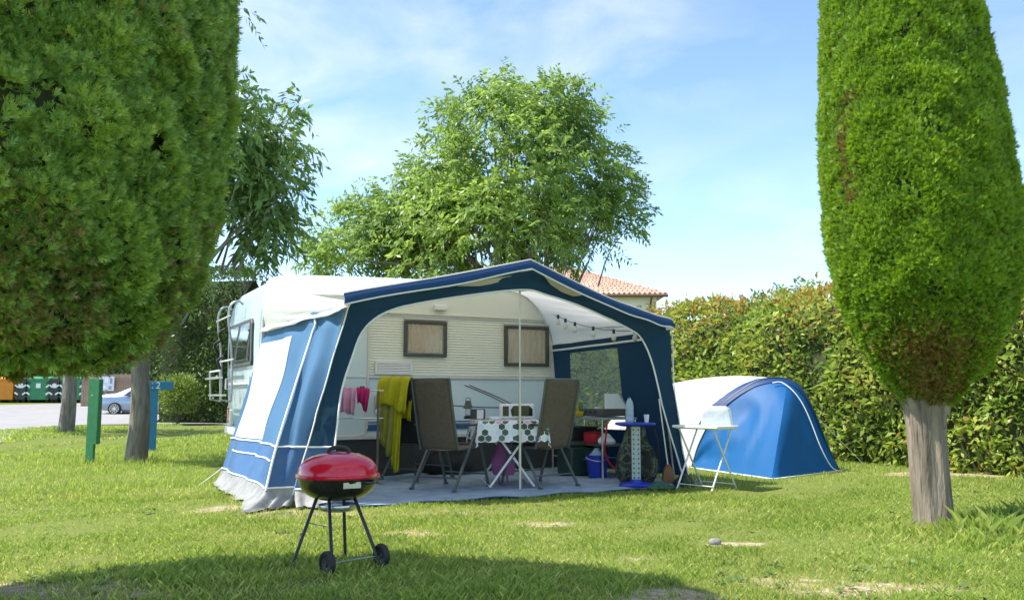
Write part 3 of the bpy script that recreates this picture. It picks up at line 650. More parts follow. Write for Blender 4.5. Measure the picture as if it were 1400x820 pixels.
MB().tube([(wl - .3, ry0 - .06, ze - .08), (wl - .3, -.06, ze - .45), (wl - .3, -.06, .1)], .05, 8).build('downpipe', M('gutter'), h)

# ================================================================== caravan
mat('caravan_skin', (.40, .50, .52), .35, var=.03, vscale=1.5, coat=.2)
mat('caravan_ribbed', (.76, .76, .66), .4, var=.04, vscale=1.5)
mat('caravan_lower', (.60, .71, .72), .35, var=.03, vscale=2)
mat('trim_grey', (.62, .62, .58), .4, var=.05)
mat('stripe_blue', (.03, .10, .26), .4)
mat('rubber', (.02, .02, .02), .7)
mat('frame_dark', (.07, .07, .062), .45)
mat('chrome_white', (.75, .75, .73), .35, metal=.3)
mat('alu', (.62, .63, .62), .32, metal=.9)
mat('steel_galv', (.34, .40, .42), .42, metal=.55, var=.15, vscale=30)
mat('curtain', (.84, .56, .42), .85, var=.3, vscale=5, bump=.5, bscale=20, col2=(.90, .76, .66))
mat('red_lens', (.5, .02, .02), .2, coat=.5)
mat('plastic_white', (.8, .8, .78), .4, var=.03)
mat('black_plastic', (.015, .015, .016), .4)
mat('chassis', (.03, .03, .03), .8)
mat('window_dark', (.02, .025, .025), .05, coat=.5)
m, t = nodes_of('clear_sheet'); MATS['clear_sheet'] = m; N = t.nodes; Lk = t.links
out = N.new('ShaderNodeOutputMaterial'); tp = N.new('ShaderNodeBsdfTransparent'); tp.inputs[0].default_value = (.94, .96, .95, 1); gl = N.new('ShaderNodeBsdfGlossy'); gl.inputs['Roughness'].default_value = .08
df = N.new('ShaderNodeBsdfDiffuse'); df.inputs[0].default_value = (.6, .66, .64, 1); m1 = N.new('ShaderNodeMixShader'); m1.inputs[0].default_value = .09; m2 = N.new('ShaderNodeMixShader')
lw = N.new('ShaderNodeLayerWeight'); lw.inputs[0].default_value = .15; Lk.new(lw.outputs['Fresnel'], m2.inputs[0])
Lk.new(tp.outputs[0], m1.inputs[1]); Lk.new(df.outputs[0], m1.inputs[2]); Lk.new(m1.outputs[0], m2.inputs[1]); Lk.new(gl.outputs[0], m2.inputs[2]); Lk.new(m2.outputs[0], out.inputs[0])

mat('hazy_sheet', (.55, .66, .64), .12, var=.15, vscale=4, alpha=.72, transl=.2, tcol=(.7, .8, .78))
cv = thing('caravan', 'white touring caravan with a ribbed side and blue stripe behind the awning', 'caravan', AO, TH)
b0, b1 = 2.52, 4.62
OUT = spline([(-.22, .48), (-.27, .8), (-.30, 1.2), (-.31, 1.7), (-.29, 2.05), (-.21, 2.3), (-.02, 2.43), (.6, 2.47), (1.9, 2.50), (3.0, 2.46), (3.32, 2.38), (3.55, 2.2), (3.74, 1.8), (3.87, 1.2), (3.90, .8), (3.84, .48)], 5)
body = MB(); n = len(OUT)
ringb = []
for b, ins in ((b0 + .05, .05), (b0 + .012, .016), (b0, .03 + .04), (b1 - .0, .07), (b1 - .012, .016), (b1 - .05, 0.0)): pass
def oring(b, ins):
    cx = sum(q[0] for q in OUT) / n; cz = 1.4
    return [(q[0] - ins * np.sign(q[0] - cx) * min(1, abs(q[0] - cx)), b, q[1] - ins * (1 if q[1] > cz else -1) * .9) for q in OUT]
rings = [oring(b0, .05), oring(b0 + .015, .015), oring(b0 + .05, 0), oring((b0 + b1) / 2, 0), oring(b1 - .05, 0), oring(b1 - .015, .015), oring(b1, .05)]
for r_ in rings: r_.append(r_[0])
body.grid(rings); body.add(rings[0][:-1], [tuple(range(n))]); body.add(rings[-1][:-1], [tuple(range(n))])
body_o = body.build('body', M('caravan_skin'), cv, ang=50)
ox = np.array([q[0] for q in OUT]); oz = np.array([q[1] for q in OUT]); half = n // 2
def arange_at(z):
    l = np.interp(z, oz[:half], ox[:half]); r = np.interp(-z, -oz[half:], ox[half:]); return l + .07, r - .07
# ribbed upper side: every rib a real ridge
rb = MB(); rows = []
z = 1.245
while z < 1.99:
    l, r = arange_at(min(z, 2.42)); rows.append([(l + (r - l) * k / 8, b0 - .006, z) for k in range(9)])
    l, r = arange_at(min(z + .017, 2.42)); rows.append([(l + (r - l) * k / 8, b0 - .013, z + .017) for k in range(9)])
    rows.append([(l + (r - l) * k / 8, b0 - .006, z + .026) for k in range(9)])
    z += .034
rb.grid(rows).build('ribbed_panel', M('caravan_ribbed'), cv, ang=20, fixn=False)
MB().grid([[(arange_at(zz_)[0], b0 - .006, zz_), (arange_at(zz_)[1], b0 - .006, zz_)] for zz_ in np.linspace(2.0, 2.42, 8)]).build('upper_panel', M('caravan_ribbed'), cv, fixn=False)
MB().box((1.75, b0 - .018, 2.035), (3.7, .024, .022)).build('roof_trim', M('trim_grey'), cv, bevel=.004)
MB().grid([[(arange_at(zz_)[0], b0 - .004, zz_), (arange_at(zz_)[1], b0 - .004, zz_)] for zz_ in np.linspace(.5, 1.21, 8)]).build('lower_panel', M('caravan_lower'), cv, fixn=False)
MB().box((1.8, b0 - .016, 1.225), (4.02, .03, .028)).build('belt_trim', M('trim_grey'), cv, bevel=.004)
MB().box((1.8, b0 - .009, .60), (4.0, .01, .075)).build('blue_stripe', M('stripe_blue'), cv)
MB().box((1.8, b0 - .009, .665), (4.0, .01, .012)).build('pin_stripe', M('stripe_blue'), cv)
MB().box((1.8, b0 - .02, .485), (4.0, .04, .05)).build('sill_trim', M('trim_grey'), cv, bevel=.008)
MB().tube([(q[0] * .985 + .025, b0 - .012, q[1] - (.03 if q[1] > 1.5 else 0)) for q in OUT[8:-8]], .014, 6).build('awning_rail', M('trim_grey'), cv)
def cwin(a0, a1, z0, z1):
    w = MB()
    fr = .042
    for (c, d) in (((a0 + a1) / 2, (a1 - a0)),):
        w.box((c, b0 - .03, z1 - fr / 2), (d, .05, fr)).box((c, b0 - .03, z0 + fr / 2), (d, .05, fr))
        w.box((a0 + fr / 2, b0 - .03, (z0 + z1) / 2), (fr, .05, z1 - z0 - 2 * fr)).box((a1 - fr / 2, b0 - .03, (z0 + z1) / 2), (fr, .05, z1 - z0 - 2 * fr))
    o = w.build('window', M('frame_dark'), cv, bevel=.008)
    # curtain hangs in soft folds behind the acrylic
    rows = []
    for i in range(13):
        zz_ = z0 + fr + .012 + (z1 - z0 - 2 * fr - .012) * i / 12; rows.append([(a0 + fr + .02 + (a1 - a0 - 2 * fr - .04) * k / 24, b0 - .024 + .010 * math.sin(k * 1.7 + .6 * math.sin(i * .7)) + .003 * nz(k * .6, i * .5), zz_ + .012 * nz(k * .4, a0) * (i < 2)) for k in range(25)])
    MB().grid(rows).build('curtain', M('curtain'), o, fixn=False)
    MB().box(((a0 + a1) / 2, b0 - .046, (z0 + z1) / 2), (a1 - a0 - 2 * fr + .004, .004, z1 - z0 - 2 * fr + .004)).build('pane', M('clear_sheet'), o)
    MB().box(((a0 + a1) / 2, b0 - .05, z1 + .022), (a1 - a0 + .02, .04, .02)).build('rain_trim', M('trim_grey'), o, bevel=.004)
cwin(1.49, 2.08, 1.49, 1.95); cwin(2.93, 3.62, 1.39, 1.94)
def vent(a0, a1, z0, z1, ns):
    o = MB().box(((a0+a1)/2, b0-.03, z1-.01), (a1-a0, .03, .02)).box(((a0+a1)/2, b0-.03, z0+.01), (a1-a0, .03, .02)).box((a0+.01, b0-.03, (z0+z1)/2), (.02, .03, z1-z0-.04)).box((a1-.01, b0-.03, (z0+z1)/2), (.02, .03, z1-z0-.04)).build('vent', M('plastic_white'), cv, bevel=.003)
    MB().box(((a0+a1)/2, b0-.0215, (z0+z1)/2), (a1-a0-.04, .004, z1-z0-.04)).build('vent_backing', M('frame_dark'), o)
    for i in range(ns):
        zc = z0 + .02 + (z1-z0-.04) * (i+.5) / ns
        MB().box(((a0+a1)/2, b0-.032, zc), (a1-a0-.042, .02, (z1-z0-.04)/ns*.62), Matrix.Rotation(-.5, 3, 'X')).build('slat', M('plastic_white'), o)
vent(1.11, 1.60, 1.26, 1.42, 6); vent(1.12, 1.36, .78, 1.0, 8)
# door: rounded bottom, raised seal, handle, hinges
l_, r_ = .38, 1.02
dp = [(r_, 1.98), (r_, .6), (r_ - .03, .53), (r_ - .09, .5), (l_ + .09, .5), (l_ + .03, .53), (l_, .6), (l_, 1.98)]
door = MB().prism([(a, b0 - .022, z_) for a, z_ in [(l_, 1.98)] + dp[::-1][1:]], (0, .016, 0)).build('door', M('caravan_lower'), cv, smooth=False)
MB().tube([(a, b0 - .03, z_) for a, z_ in dp], .013, 6).build('door_seal', M('trim_grey'), door)
MB().box((.95, b0 - .035, 1.05), (.06, .03, .12)).build('handle', M('black_plastic'), door, bevel=.008)
for hz_ in (.75, 1.7): MB().box((.40, b0 - .035, hz_), (.03, .03, .09)).build('hinge', M('trim_grey'), door, bevel=.004)
MB().box((1.98, b0 - .05, 2.13), (.17, .07, .075)).build('awning_light', M('plastic_white'), cv, bevel=.015)
MB().box((1.83, b0 - .028, 1.06), (.08, .03, .09)).build('socket_cover', M('plastic_white'), cv, bevel=.006)
# printed swoosh on the lower side
for k, (p0, p1, p2) in enumerate([((2.35, 1.13), (2.75, .98), (3.0, .86)), ((2.42, 1.13), (2.8, .99), (3.05, .88)), ((2.0, .88), (2.6, .84), (3.3, .83))]):
    pts = spline([p0, p1, p2], 6); up = [(q[0], b0 - .0075, q[1] + .008) for q in pts]; dn = [(q[0], b0 - .0075, q[1] - .006) for q in pts]
    MB().grid([dn, up]).build('printed_line', M('stripe_blue') if k == 2 else M('frame_dark'), cv, fixn=False)
# rear end: window, lamps, bumper
ra = -.318
rw = MB().prism([(ra - .02, b, z_) for b, z_ in [(2.86, 1.36), (4.3, 1.36), (4.34, 1.42), (4.3, 1.93), (2.9, 1.93), (2.84, 1.87), (2.82, 1.42)]], (.03, 0, 0)).build('rear_window', M('frame_dark'), cv, smooth=False, bevel=.01)
MB().prism([(ra - .026, b, z_) for b, z_ in [(2.9, 1.41), (4.26, 1.41), (4.26, 1.88), (2.92, 1.88)]], (.01, 0, 0)).build('pane', M('window_dark'), rw, smooth=False)
for bb in (2.7, 4.42):
    lt = MB().box((-.27, bb, .70), (.06, .2, .22)).build('rear_light', M('plastic_white'), cv, bevel=.015)
    MB().box((-.302, bb, .72), (.02, .07, .19)).build('lens', M('red_lens'), lt, bevel=.006)
MB().box((-.27, (b0 + b1) / 2, .53), (.12, 1.9, .12)).build('bumper', M('plastic_white'), cv, bevel=.03)
for bb in (2.75, 4.35): MB().tube([(-.3, bb, 1.08), (-.36, bb, 1.08), (-.36, bb, 1.22), (-.3, bb, 1.22)], .012, 6).build('grab_handle', M('chrome_white'), cv)
MB().box((-.316, 3.58, 1.15), (.02, 1.6, .03)).build('rear_trim', M('trim_grey'), cv)
# bicycle carrier on the rear wall
mat('rack_grey', (.40, .41, .42), .4, metal=.5)
rk = MB()
for bb in (3.55, 4.35):
    rk.tube(spline([(-.31, bb, 2.16), (-.38, bb, 2.2), (-.47, bb, 2.14), (-.49, bb, 1.95), (-.44, bb, 1.6), (-.42, bb, 1.15), (-.42, bb, .92)], 4), .014, 6)
    rk.tube([(-.42, bb, .92), (-.55, bb, .94), (-.57, bb, 1.30)], .013, 6)
rko = rk.build('bicycle_carrier', M('rack_grey'), cv)
for z_, a_ in ((2.0, -.49), (1.45, -.43)): MB().tube([(a_, 3.45, z_), (a_, 4.45, z_)], .012, 6).build('cross_bar', M('chrome_white'), rko)
for a_, z_ in ((-.53, 1.0), (-.58, 1.22)): MB().bar((a_, 3.45, z_), (a_, 4.5, z_), .06, .025).build('wheel_channel', M('alu'), rko)
MB().tube([(-.57, 3.55, 1.31), (-.57, 4.35, 1.31)], .012, 6).build('guard_bar', M('chrome_white'), rko)
for bb, z_ in ((3.75, 1.85), (4.1, 1.72), (3.8, 1.5)): MB().tube(spline([(-.49, bb, z_), (-.56, bb + .02, z_ - .06), (-.52, bb + .03, z_ - .17)], 3), .018, 6).build('clamp_arm', M('black_plastic'), rko)
# chassis, wheels, steadies
MB().box((1.8, 3.57, .40), (3.7, 1.7, .10)).build('chassis', M('chassis'), cv)
for bb in (2.72, 4.42):
    w = MB(); prof = [(.18, -.09), (.29, -.085), (.325, -.05), (.325, .05), (.29, .085), (.18, .09)]
    for q in [prof]: w.lathe([(r, z_) for r, z_ in q], 28)
    tyre = w.build('tyre', M('rubber'), None); whl = thing('wheel', None, None); whl.parent = cv; whl.location = (2.35, bb, .325); whl.rotation_euler = (R(90), 0, 0)
    tyre.parent = whl; MB().lathe([(.0, -.05), (.06, -.06), (.17, -.03), (.18, -.08), (.18, .08), (.17, .03), (.06, .06), (0, .05)], 28).build('rim', M('alu'), whl)
for aa in (.1, 3.5):
    for bb in (2.75, 4.35): MB().bar((aa, bb, .38), (aa - .12, bb, .03), .05, .05).box((aa - .12, bb, .015), (.14, .14, .03)).build('steady', M('steel_galv'), cv)

# ================================================================== awning
def fabric(name, col, rough, transl, tcol, alpha=0, weave=.25): return mat(name, col, rough, var=.05, vscale=3, bump=weave, bscale=350, transl=transl, tcol=tcol, alpha=alpha, spec=.25)
fabric('awning_blue', (.08, .19, .335), .75, .2, (.05, .16, .36)); fabric('awning_navy', (.012, .048, .092), .75, .10, (.015, .07, .16)); mat('awning_band', (.03, .105, .27), .38, var=.25, vscale=9, transl=.08, tcol=(.03, .10, .3), col2=(.055, .125, .25), bump=.3, bscale=25)
fabric('awning_white', (.80, .80, .78), .7, .36, (.78, .77, .70)); fabric('window_net', (.82, .82, .80), .6, .35, (.8, .8, .76), .10); mat('skirt_grey', (.34, .35, .355), .6, vscale=9, col2=(.20, .195, .17), transl=.1, tcol=(.5, .5, .5), bump=.4, bscale=25)
fabric('roof_edge', (.016, .065, .18), .5, .08, (.03, .1, .3)); mat('piping', (.84, .84, .82), .5, var=.03); mat('vent_cream', (.62, .57, .45), .6, transl=.3, tcol=(.8, .75, .6))
mat('groundsheet', (.20, .27, .34), .7, var=.2, vscale=5, bump=.8, bscale=40, col2=(.34, .43, .52))
fabric('shade_sheet_dark', (.05, .055, .055), .8, .05, (.05, .05, .05))  # near-black colour of the added sheet that imitates shade under the caravan
aw = thing('caravan_awning', 'blue and white caravan awning with an arched open front', 'awning', AO, TH)
def rsm(pts, n): return spline(pts, n)
# roof: loft between the caravan rail and the front edge
RB = rsm([(-.25, 2.49, 1.80), (-.29, 2.49, 2.05), (-.25, 2.49, 2.27), (-.08, 2.50, 2.42), (.9, 2.51, 2.46), (1.93, 2.515, 2.475), (2.9, 2.515, 2.43), (3.24, 2.515, 2.36), (3.47, 2.515, 2.17), (3.66, 2.515, 1.86), (3.70, 2.515, 1.70)], 6)
RF = spline2([(-.03, .02, 1.82), (-.03, .01, 1.875), (-.02, 0, 1.925), (.02, 0, 1.955), (1.0, 0, 2.17), (1.94, 0, 2.40)], [(1.94, 0, 2.40), (2.85, 0, 2.075), (3.3, 0, 1.955), (3.6, 0, 1.88), (3.79, 0, 1.845), (3.81, .02, 1.75)], 6)
rows = []
for k in range(25):
    f = k / 24; row = []
    for i, (p, q) in enumerate(zip(RB, RF)):
        v = p * (1 - f) + q * f; s = i / (len(RB) - 1)
        sag = .05 * math.sin(math.pi * f) * (1 if .2 < s < .8 else .3); wr = .010 * math.sin(i * 1.1 + 3 * f) * math.sin(math.pi * f) + .006 * nz(i * .5, f * 9)
        edge = .02 * math.sin(i * 2.0 + f * 7) * f * (1 - f) * 2 if s < .08 else 0
        row.append((v[0] + edge, v[1], v[2] - sag + wr))
    rows.append(row)
MB().grid(rows).build('roof', M('awning_white'), aw, ang=80, fixn=False)
# left flap of the roof: its lower hem dips below the wall top
hem = []
for k in range(25):
    f = k / 24; p = np.array(rows[k][0]); hem.append([tuple(p), (p[0] - .045 + .006 * math.sin(k), p[1], p[2] - .02 - .012 * (1 - f) - .006 * math.sin(k * .9)), (p[0] - .06 + .008 * math.sin(k * 1.3), p[1], p[2] - .045 - .015 * (1 - f) - .010 * math.sin(k * .7))])
MB().grid(hem).build('roof_hem', M('awning_white'), aw, fixn=False, solid=.004)
# sloping blue edge along the front and its white piping
e0 = RF[15:-5]; r0 = [[(q[0], .0, q[2] + .012) for q in e0]]; 
fr0 = [(q[0], -.002, q[2] + .008) for q in e0]; fr1 = [(q[0] - (.0 if 0 < i < len(e0) - 1 else 0), -.05, q[2] - .04 - .006 * math.sin(i * .8)) for i, q in enumerate(e0)]; fr2 = [(q[0], -.03, q[2] - .09 - .006 * math.sin(i * .8)) for i, q in enumerate(e0)]
MB().grid([fr0, fr1, fr2]).build('front_edge_band', M('roof_edge'), aw, fixn=False, ang=80)
MB().tube(fr2, .009, 6).build('piping', M('piping'), aw); MB().tube([(a, b - .004, c + .006) for a, b, c in fr0], .007, 6).build('piping', M('awning_white'), aw)
# front wall: ring between outer edge and the arched opening
OUTER = [(396, 690), (422, 600), (438, 545), (455, 488), (470, 438), (479, 411), (540, 400), (640, 383), (727, 369), (760, 383), (815, 409), (870, 432), (915, 449), (920, 526), (928, 592), (938, 652)]
INNER = [(440, 690), (455, 600), (463, 545), (480, 490), (500, 447), (530, 426), (570, 415), (640, 404), (712, 396), (748, 403), (800, 421), (857, 448), (882, 470), (899, 526), (916, 592), (934, 650)]
FB = .13
oo = spline2([PB(*q, FB) for q in OUTER[:6]], [PB(*q, FB) for q in OUTER[5:9]], 5)[:-1] + spline2([PB(*q, FB) for q in OUTER[8:13]], [PB(*q, FB) for q in OUTER[12:]], 5); ii = spline([PB(*q, FB) for q in INNER], 5)
def fwall(p, q, f, i):
    v = p * (1 - f) + q * f; zc = max(.06, v[2]); k = i / (len(oo) - 1)
    fl = (1 - min(1, zc / 1.5)) ** 1.5
    return (v[0], FB + .05 * (zc < 1.6) * 0 - (.22 * fl * f if k < .5 else 0) + .016 * nz(i * .25, f * 2) + .010 * math.sin(i * .9 + f * 4) + .008 * nz(i * .8, f * 5, 4), zc)
rows = [[fwall(p, q, k / 8, i) for i, (p, q) in enumerate(zip(oo, ii))] for k in range(9)]
cut = 18                                  # the lowest left part is the wipe-clean band
fw = MB().grid(rows); fw.build('front_wall', M('awning_navy'), aw, fixn=False, ang=80)
MB().tube(rows[-1], .010, 6).build('arch_piping', M('piping'), aw)
MB().tube([(x, y - .02, z_) for x, y, z_ in rows[0][:26]], .007, 6).build('corner_piping', M('piping'), aw); MB().tube([(x + .01, y - .02, z_) for x, y, z_ in rows[0][58:]], .008, 6).build('corner_piping', M('piping'), aw)
# cream vent panels let into the front wall
for poly in ([(744, 377), (756, 379), (780, 390), (796, 399), (795, 404), (784, 405), (768, 399), (753, 389)], [(625, 391), (650, 385), (676, 380), (699, 377), (697, 381), (680, 387), (655, 391)]):
    pts = [PB(x, y, FB - .012) for x, y in poly]; MB().prism(pts, (0, .006, 0)).build('vent_panel', M('vent_cream'), aw, smooth=False)
# left wall: bilinear sheet between wall top and ground, with parts cut from it
CT = [(0, (-.235, 2.47, 1.80), (-.70, 2.60, 0)), (1, (-.075, .72, 1.865), (-.74, .06, 0)), (1.5, (.0, FB - .02, 1.86), (-.43, FB, 0))]
def SW(t, h):
    for (t0, a, b), (t1, c, d) in zip(CT, CT[1:]):
        if t <= t1 + 1e-9:
            f = (t - t0) / (t1 - t0); tp = np.array(a) * (1 - f) + np.array(c) * f; bt = np.array(b) * (1 - f) + np.array(d) * f; break
    q = bt * (1 - h) + tp * h
    ins = .07 * math.sin(math.pi * min(t, 1)) * math.sin(math.pi * h); fold = .024 * math.sin(t * 17 + 2.5 * h + nz(t * 3, h * 2) * 2) * (.4 + .6 * math.sin(math.pi * h)) + .010 * math.sin(t * 9 + h * 13) * (h < .9) + .012 * nz(t * 5, h * 4)
    if t > 1: fold += .03 * math.sin((t - 1) * 16 + h * 2.5) * math.sin(math.pi * h) * (t < 1.49)
    return np.array([q[0] + ins + fold * (1 if 0.02 < t < 1.49 else 0), q[1] + (0 if t < 1 else fold * .4), q[2]])
def patch(name, m, t0, t1, h0, h1, off=0, nt=24, nh=26, slant=0, parent=aw):
    rows = []
    for i in range(nh + 1):
        h = h0 + (h1 - h0) * i / nh; rows.append([tuple(SW(t0 + (t1 + slant * (h - h0) - t0) * k / nt, h) + np.array([-off, 0, 0])) for k in range(nt + 1)])
    return MB().grid(rows).build(name, m, parent, fixn=False, ang=80)
HB, HS = .285, .085
patch('side_wall', M('awning_blue'), 0, 1, HB, 1.0, 0, 40, 40); patch('corner_panel', M('awning_blue'), 1, 1.5, HB, 1.0, 0, 20, 40)
patch('mesh_window', M('window_net'), .03, .60, HB + .012, .885, .008, 30, 30)
patch('lower_band', M('awning_band'), 0, 1, HS, HB, .004, 40, 10); patch('lower_band', M('awning_band'), 1, 1.5, HS, HB, .004, 16, 10)
def seam(name, pts, r=.009): return MB().tube(pts, r, 6).build(name, M('piping'), aw)
seam('piping', [SW(t, HB) + np.array([-.012, 0, 0]) for t in np.linspace(0, 1.5, 40)]); seam('piping', [SW(t, HS + .01) + np.array([-.012, 0, 0]) for t in np.linspace(0, 1.5, 40)], .008)
seam('zip_strip', spline([SW(1.02, .0 + HS) + np.array([-.014, 0, 0]), SW(1.0, HB) + np.array([-.014, 0, 0]), SW(1.0, .6) + np.array([-.014, 0, 0]), SW(.985, .85) + np.array([-.014, 0, 0]), SW(1.0, .92) + np.array([-.02, 0, 0]), SW(.9, .968) + np.array([-.02, 0, 0]), SW(.5, .962) + np.array([-.014, 0, 0]), SW(.05, .965) + np.array([-.012, 0, 0])], 8), .011)
seam('zip_strip', [SW(t, .215) + np.array([-.012, 0, 0]) for t in np.linspace(.08, .96, 24)], .008)
# mud skirt spreading on the grass
rows = []
tt = np.linspace(0, 1.5, 46)
for k in range(7):
    f = k / 6; row = []
    for i, t in enumerate(tt):
        q = SW(t, HS * (1 - min(1, f * 1.15))); spread = f ** 2 * (.06 + .05 * abs(math.sin(i * .55)) + .12 * math.exp(-((t - 1.0) / .12) ** 2))
        row.append((q[0] - spread, q[1] - spread * (.5 + .6 * (t > .9)), max(.012, q[2] * (1 - .2 * f) + .02 * f * math.sin(i * .9) * (f > .3) + .012)))
    rows.append(row)
MB().grid(rows).build('mud_skirt', M('skirt_grey'), aw, fixn=False, ang=80)
# lower band and skirt on the front left leg of the wall
rows = []; rows2 = []
for h in np.linspace(HS, HB, 7):
    zc = 1.86 * h; src = oo[:12]; zs_ = [q[2] for q in src]; xo = np.interp(zc, zs_, [q[0] for q in src]); xi = np.interp(zc, [q[2] for q in ii[:12]], [q[0] for q in ii[:12]])
    fl = (1 - min(1, zc / 1.5)) ** 1.5; rows.append([(xo + (xi - xo) * f, FB - .22 * fl * f - .012 - .004 * math.sin(f * 9 + h * 20), zc) for f in np.linspace(0, 1, 12)])
MB().grid(rows).build('lower_band', M('awning_band'), aw, fixn=False); seam('piping', [(x, y - .008, z_) for x, y, z_ in rows[-1]], .008); seam('piping', [(x, y - .008, z_) for x, y, z_ in rows[0]], .008)
rows2 = [rows[0], [(x - .01, y - .05 - .02 * math.sin(i * 1.4), z_ * .45) for i, (x, y, z_) in enumerate(rows[0])], [(x - .02, y - .13 - .05 * math.sin(i * 1.4 + .4), .014 + .012 * (i % 2)) for i, (x, y, z_) in enumerate(rows[0])]]
MB().grid(rows2).build('mud_skirt', M('skirt_grey'), aw, fixn=False, ang=80)
# right wall seen from inside: navy sheet round a clear window
CR = [np.array((3.70, 2.51, 1.69)), np.array((3.78, FB + .02, 1.745)), np.array((3.84, 2.51, 0)), np.array((4.28, FB + .22, 0))]
def RW(t, h):
    q = (CR[2] * (1 - t) + CR[3] * t) * (1 - h) + (CR[0] * (1 - t) + CR[1] * t) * h
    return (q[0] - .05 * math.sin(math.pi * t) * math.sin(math.pi * h) + .008 * math.sin(t * 17 + h * 5) + .008 * nz(t * 6, h * 5, 3), q[1], q[2])
def rpatch(name, m, t0, t1, h0, h1, nt=14, nh=14, off=0, slant=(0, 0)):
    rows = []
    for i in range(nh + 1):
        h = h0 + (h1 - h0) * i / nh; g0 = t0 + slant[0] * i / nh; g1 = t1 + slant[1] * i / nh
        rows.append([tuple(np.array(RW(g0 + (g1 - g0) * k / nt, h)) + np.array([off, 0, 0])) for k in range(nt + 1)])
    return MB().grid(rows).build(name, m, aw, fixn=False, ang=80)
wa, wb, ha, hb2 = .17, .62, .33, .92
rpatch('right_wall', M('awning_navy'), 0, 1, 0.03, ha); rpatch('right_wall', M('awning_navy'), 0, 1, hb2, 1.0, 20, 4); rpatch('right_wall', M('awning_navy'), 0, wa, ha, hb2); rpatch('right_wall', M('awning_navy'), wb, 1, ha, hb2)
rpatch('clear_window', M('hazy_sheet'), wa, wb, ha, hb2)
MB().tube([tuple(np.array(RW(t, .955)) + np.array([-.012, 0, 0])) for t in np.linspace(0, .93, 20)] + [tuple(np.array(RW(.97, .9)) + np.array([-.012, 0, 0])), tuple(np.array(RW(.985, .8)) + np.array([-.012, 0, 0]))], .014, 6).build('zip_strip', M('piping'), aw)
MB().grid([[(-.2 + 4.05 * k / 40, 2.50 + .012 * math.sin(k * 1.3) * (1 - z_ / .5), z_) for k in range(41)] for z_ in (.02, .15, .3, .47)]).build('under_caravan_shade_sheet', M('shade_sheet_dark'), aw, fixn=False)  # added dark sheet standing in for the shade below the caravan floor
# frame poles
mat('pole_steel', (.62, .60, .50), .35, metal=.6)
pb_ = Wd(0, 0); gp = G(711, 671); rel = gp - AO; pa_, pbb = float(rel @ AU), float(rel @ AV)
MB().tube([(pa_, pbb, .01), (pa_, pbb, 1.15)], .014, 10).tube([(pa_, pbb, 1.15), (pa_, pbb, 2.14)], .011, 10).tube([(pa_ - .03, pbb, .006), (pa_ + .03, pbb, .006)], .015, 8).build('centre_pole', M('pole_steel'), aw)
MB().tube([(pa_ - .02, pbb, 2.14), (1.94, .24, 2.28)], .012, 8).build('pole_head', M('pole_steel'), aw)
MB().lathe([(.0, .03), (.05, .025), (.085, .0), (.09, -.02)], 16, (pa_, pbb, 2.14)).build('pole_cap', M('plastic_white'), aw)
for nm, p0, p1 in (('ridge_pole', (1.94, .22, 2.32), (1.94, 2.45, 2.40)), ('eave_pole', (.09, .2, 1.84), (1.9, .2, 2.27)), ('eave_pole', (1.98, .2, 2.27), (3.68, .2, 1.75)), ('roof_pole', (3.72, .12, 1.80), (3.70, 2.42, 1.92))):
    MB().tube([p0, p1], .011, 8).build(nm, M('pole_steel'), aw)
MB().tube([(3.72, .2, 1.76), (4.12, .42, .02)], .011, 8).build('corner_pole', M('pole_steel'), aw); MB().tube([(.03, .2, 1.83), (-.33, .3, .02)], .011, 8).build('corner_pole', M('pole_steel'), aw)
q0 = SW(0, .1); MB().tube([(q0[0], q0[1], q0[2]), (q0[0] - .28, q0[1] - .15, .0)], .004, 5).build('guy_line', M('piping'), aw)
# groundsheet: its own thing, edge frilled on the grass
gs = thing('groundsheet', 'grey blue woven groundsheet spread under the open awning', 'groundsheet', AO, TH)
rows = []
for k in range(28):
    f = k / 27; row = []
    for i in range(50):
        g_ = i / 49; a = -.15 + 4.2 * g_; b = (-.17 - .10 * math.sin(g_ * 3) + .02 * math.sin(g_ * 37)) * (1 - f) + 2.45 * f
        row.append((a, b, .018 + .010 * nz(a * 4, b * 5) + .007 * math.sin(b * 14 + a * 3 + nz(a * 2, b * 2) * 4)))
    rows.append(row)
MB().grid(rows).build('woven_sheet', M('groundsheet'), gs, ang=80)
MB().tube([(x, y - .004, z_ + .002) for x, y, z_ in rows[0]], .006, 6).build('hem', M('stripe_blue'), gs)

# ================================================================== kettle grill
mat('enamel_red', (.60, .010, .032), .14, var=.10, vscale=6, coat=.35, rvar=.08); mat('enamel_black', (.012, .012, .012), .14, vscale=10, col2=(.03, .026, .022), coat=.3, rvar=.2); mat('leg_black', (.02, .02, .022), .45); mat('steel_dull', (.5, .52, .55), .3, metal=.9)
gx, gy = -1.075, 5.36
kg = thing('kettle_grill', 'red lidded kettle charcoal grill on black legs with two wheels', 'grill', (gx, gy, 0))
def arc(r, z0, h, n, a0=0, a1=90, p=2.0): return [(r * math.cos(R(a0 + (a1 - a0) * i / n)) ** (2 / p), z0 + h * math.sin(R(a0 + (a1 - a0) * i / n)) ** (2 / p)) for i in range(n + 1)]
lidp = [(.246, .500), (.256, .502), (.259, .510), (.256, .518), (.245, .522)] + [(r, z) for r, z in arc(.243, .522, .128, 14, 4, 90, 2.35)]
lid = MB().lathe(lidp, 48).build('lid', M('enamel_red'), kg)
hd = [(-.066, 0, .636), (-.06, 0, .660), (-.035, 0, .676), (0, 0, .680), (.035, 0, .676), (.06, 0, .660), (.066, 0, .636)]
hr = [Matrix.Rotation(R(10), 3, 'Z') @ Vector(q) for q in hd]
MB().tube(spline([tuple(q) for q in hr], 3), .0125, 8).build('handle', M('leg_black'), lid)
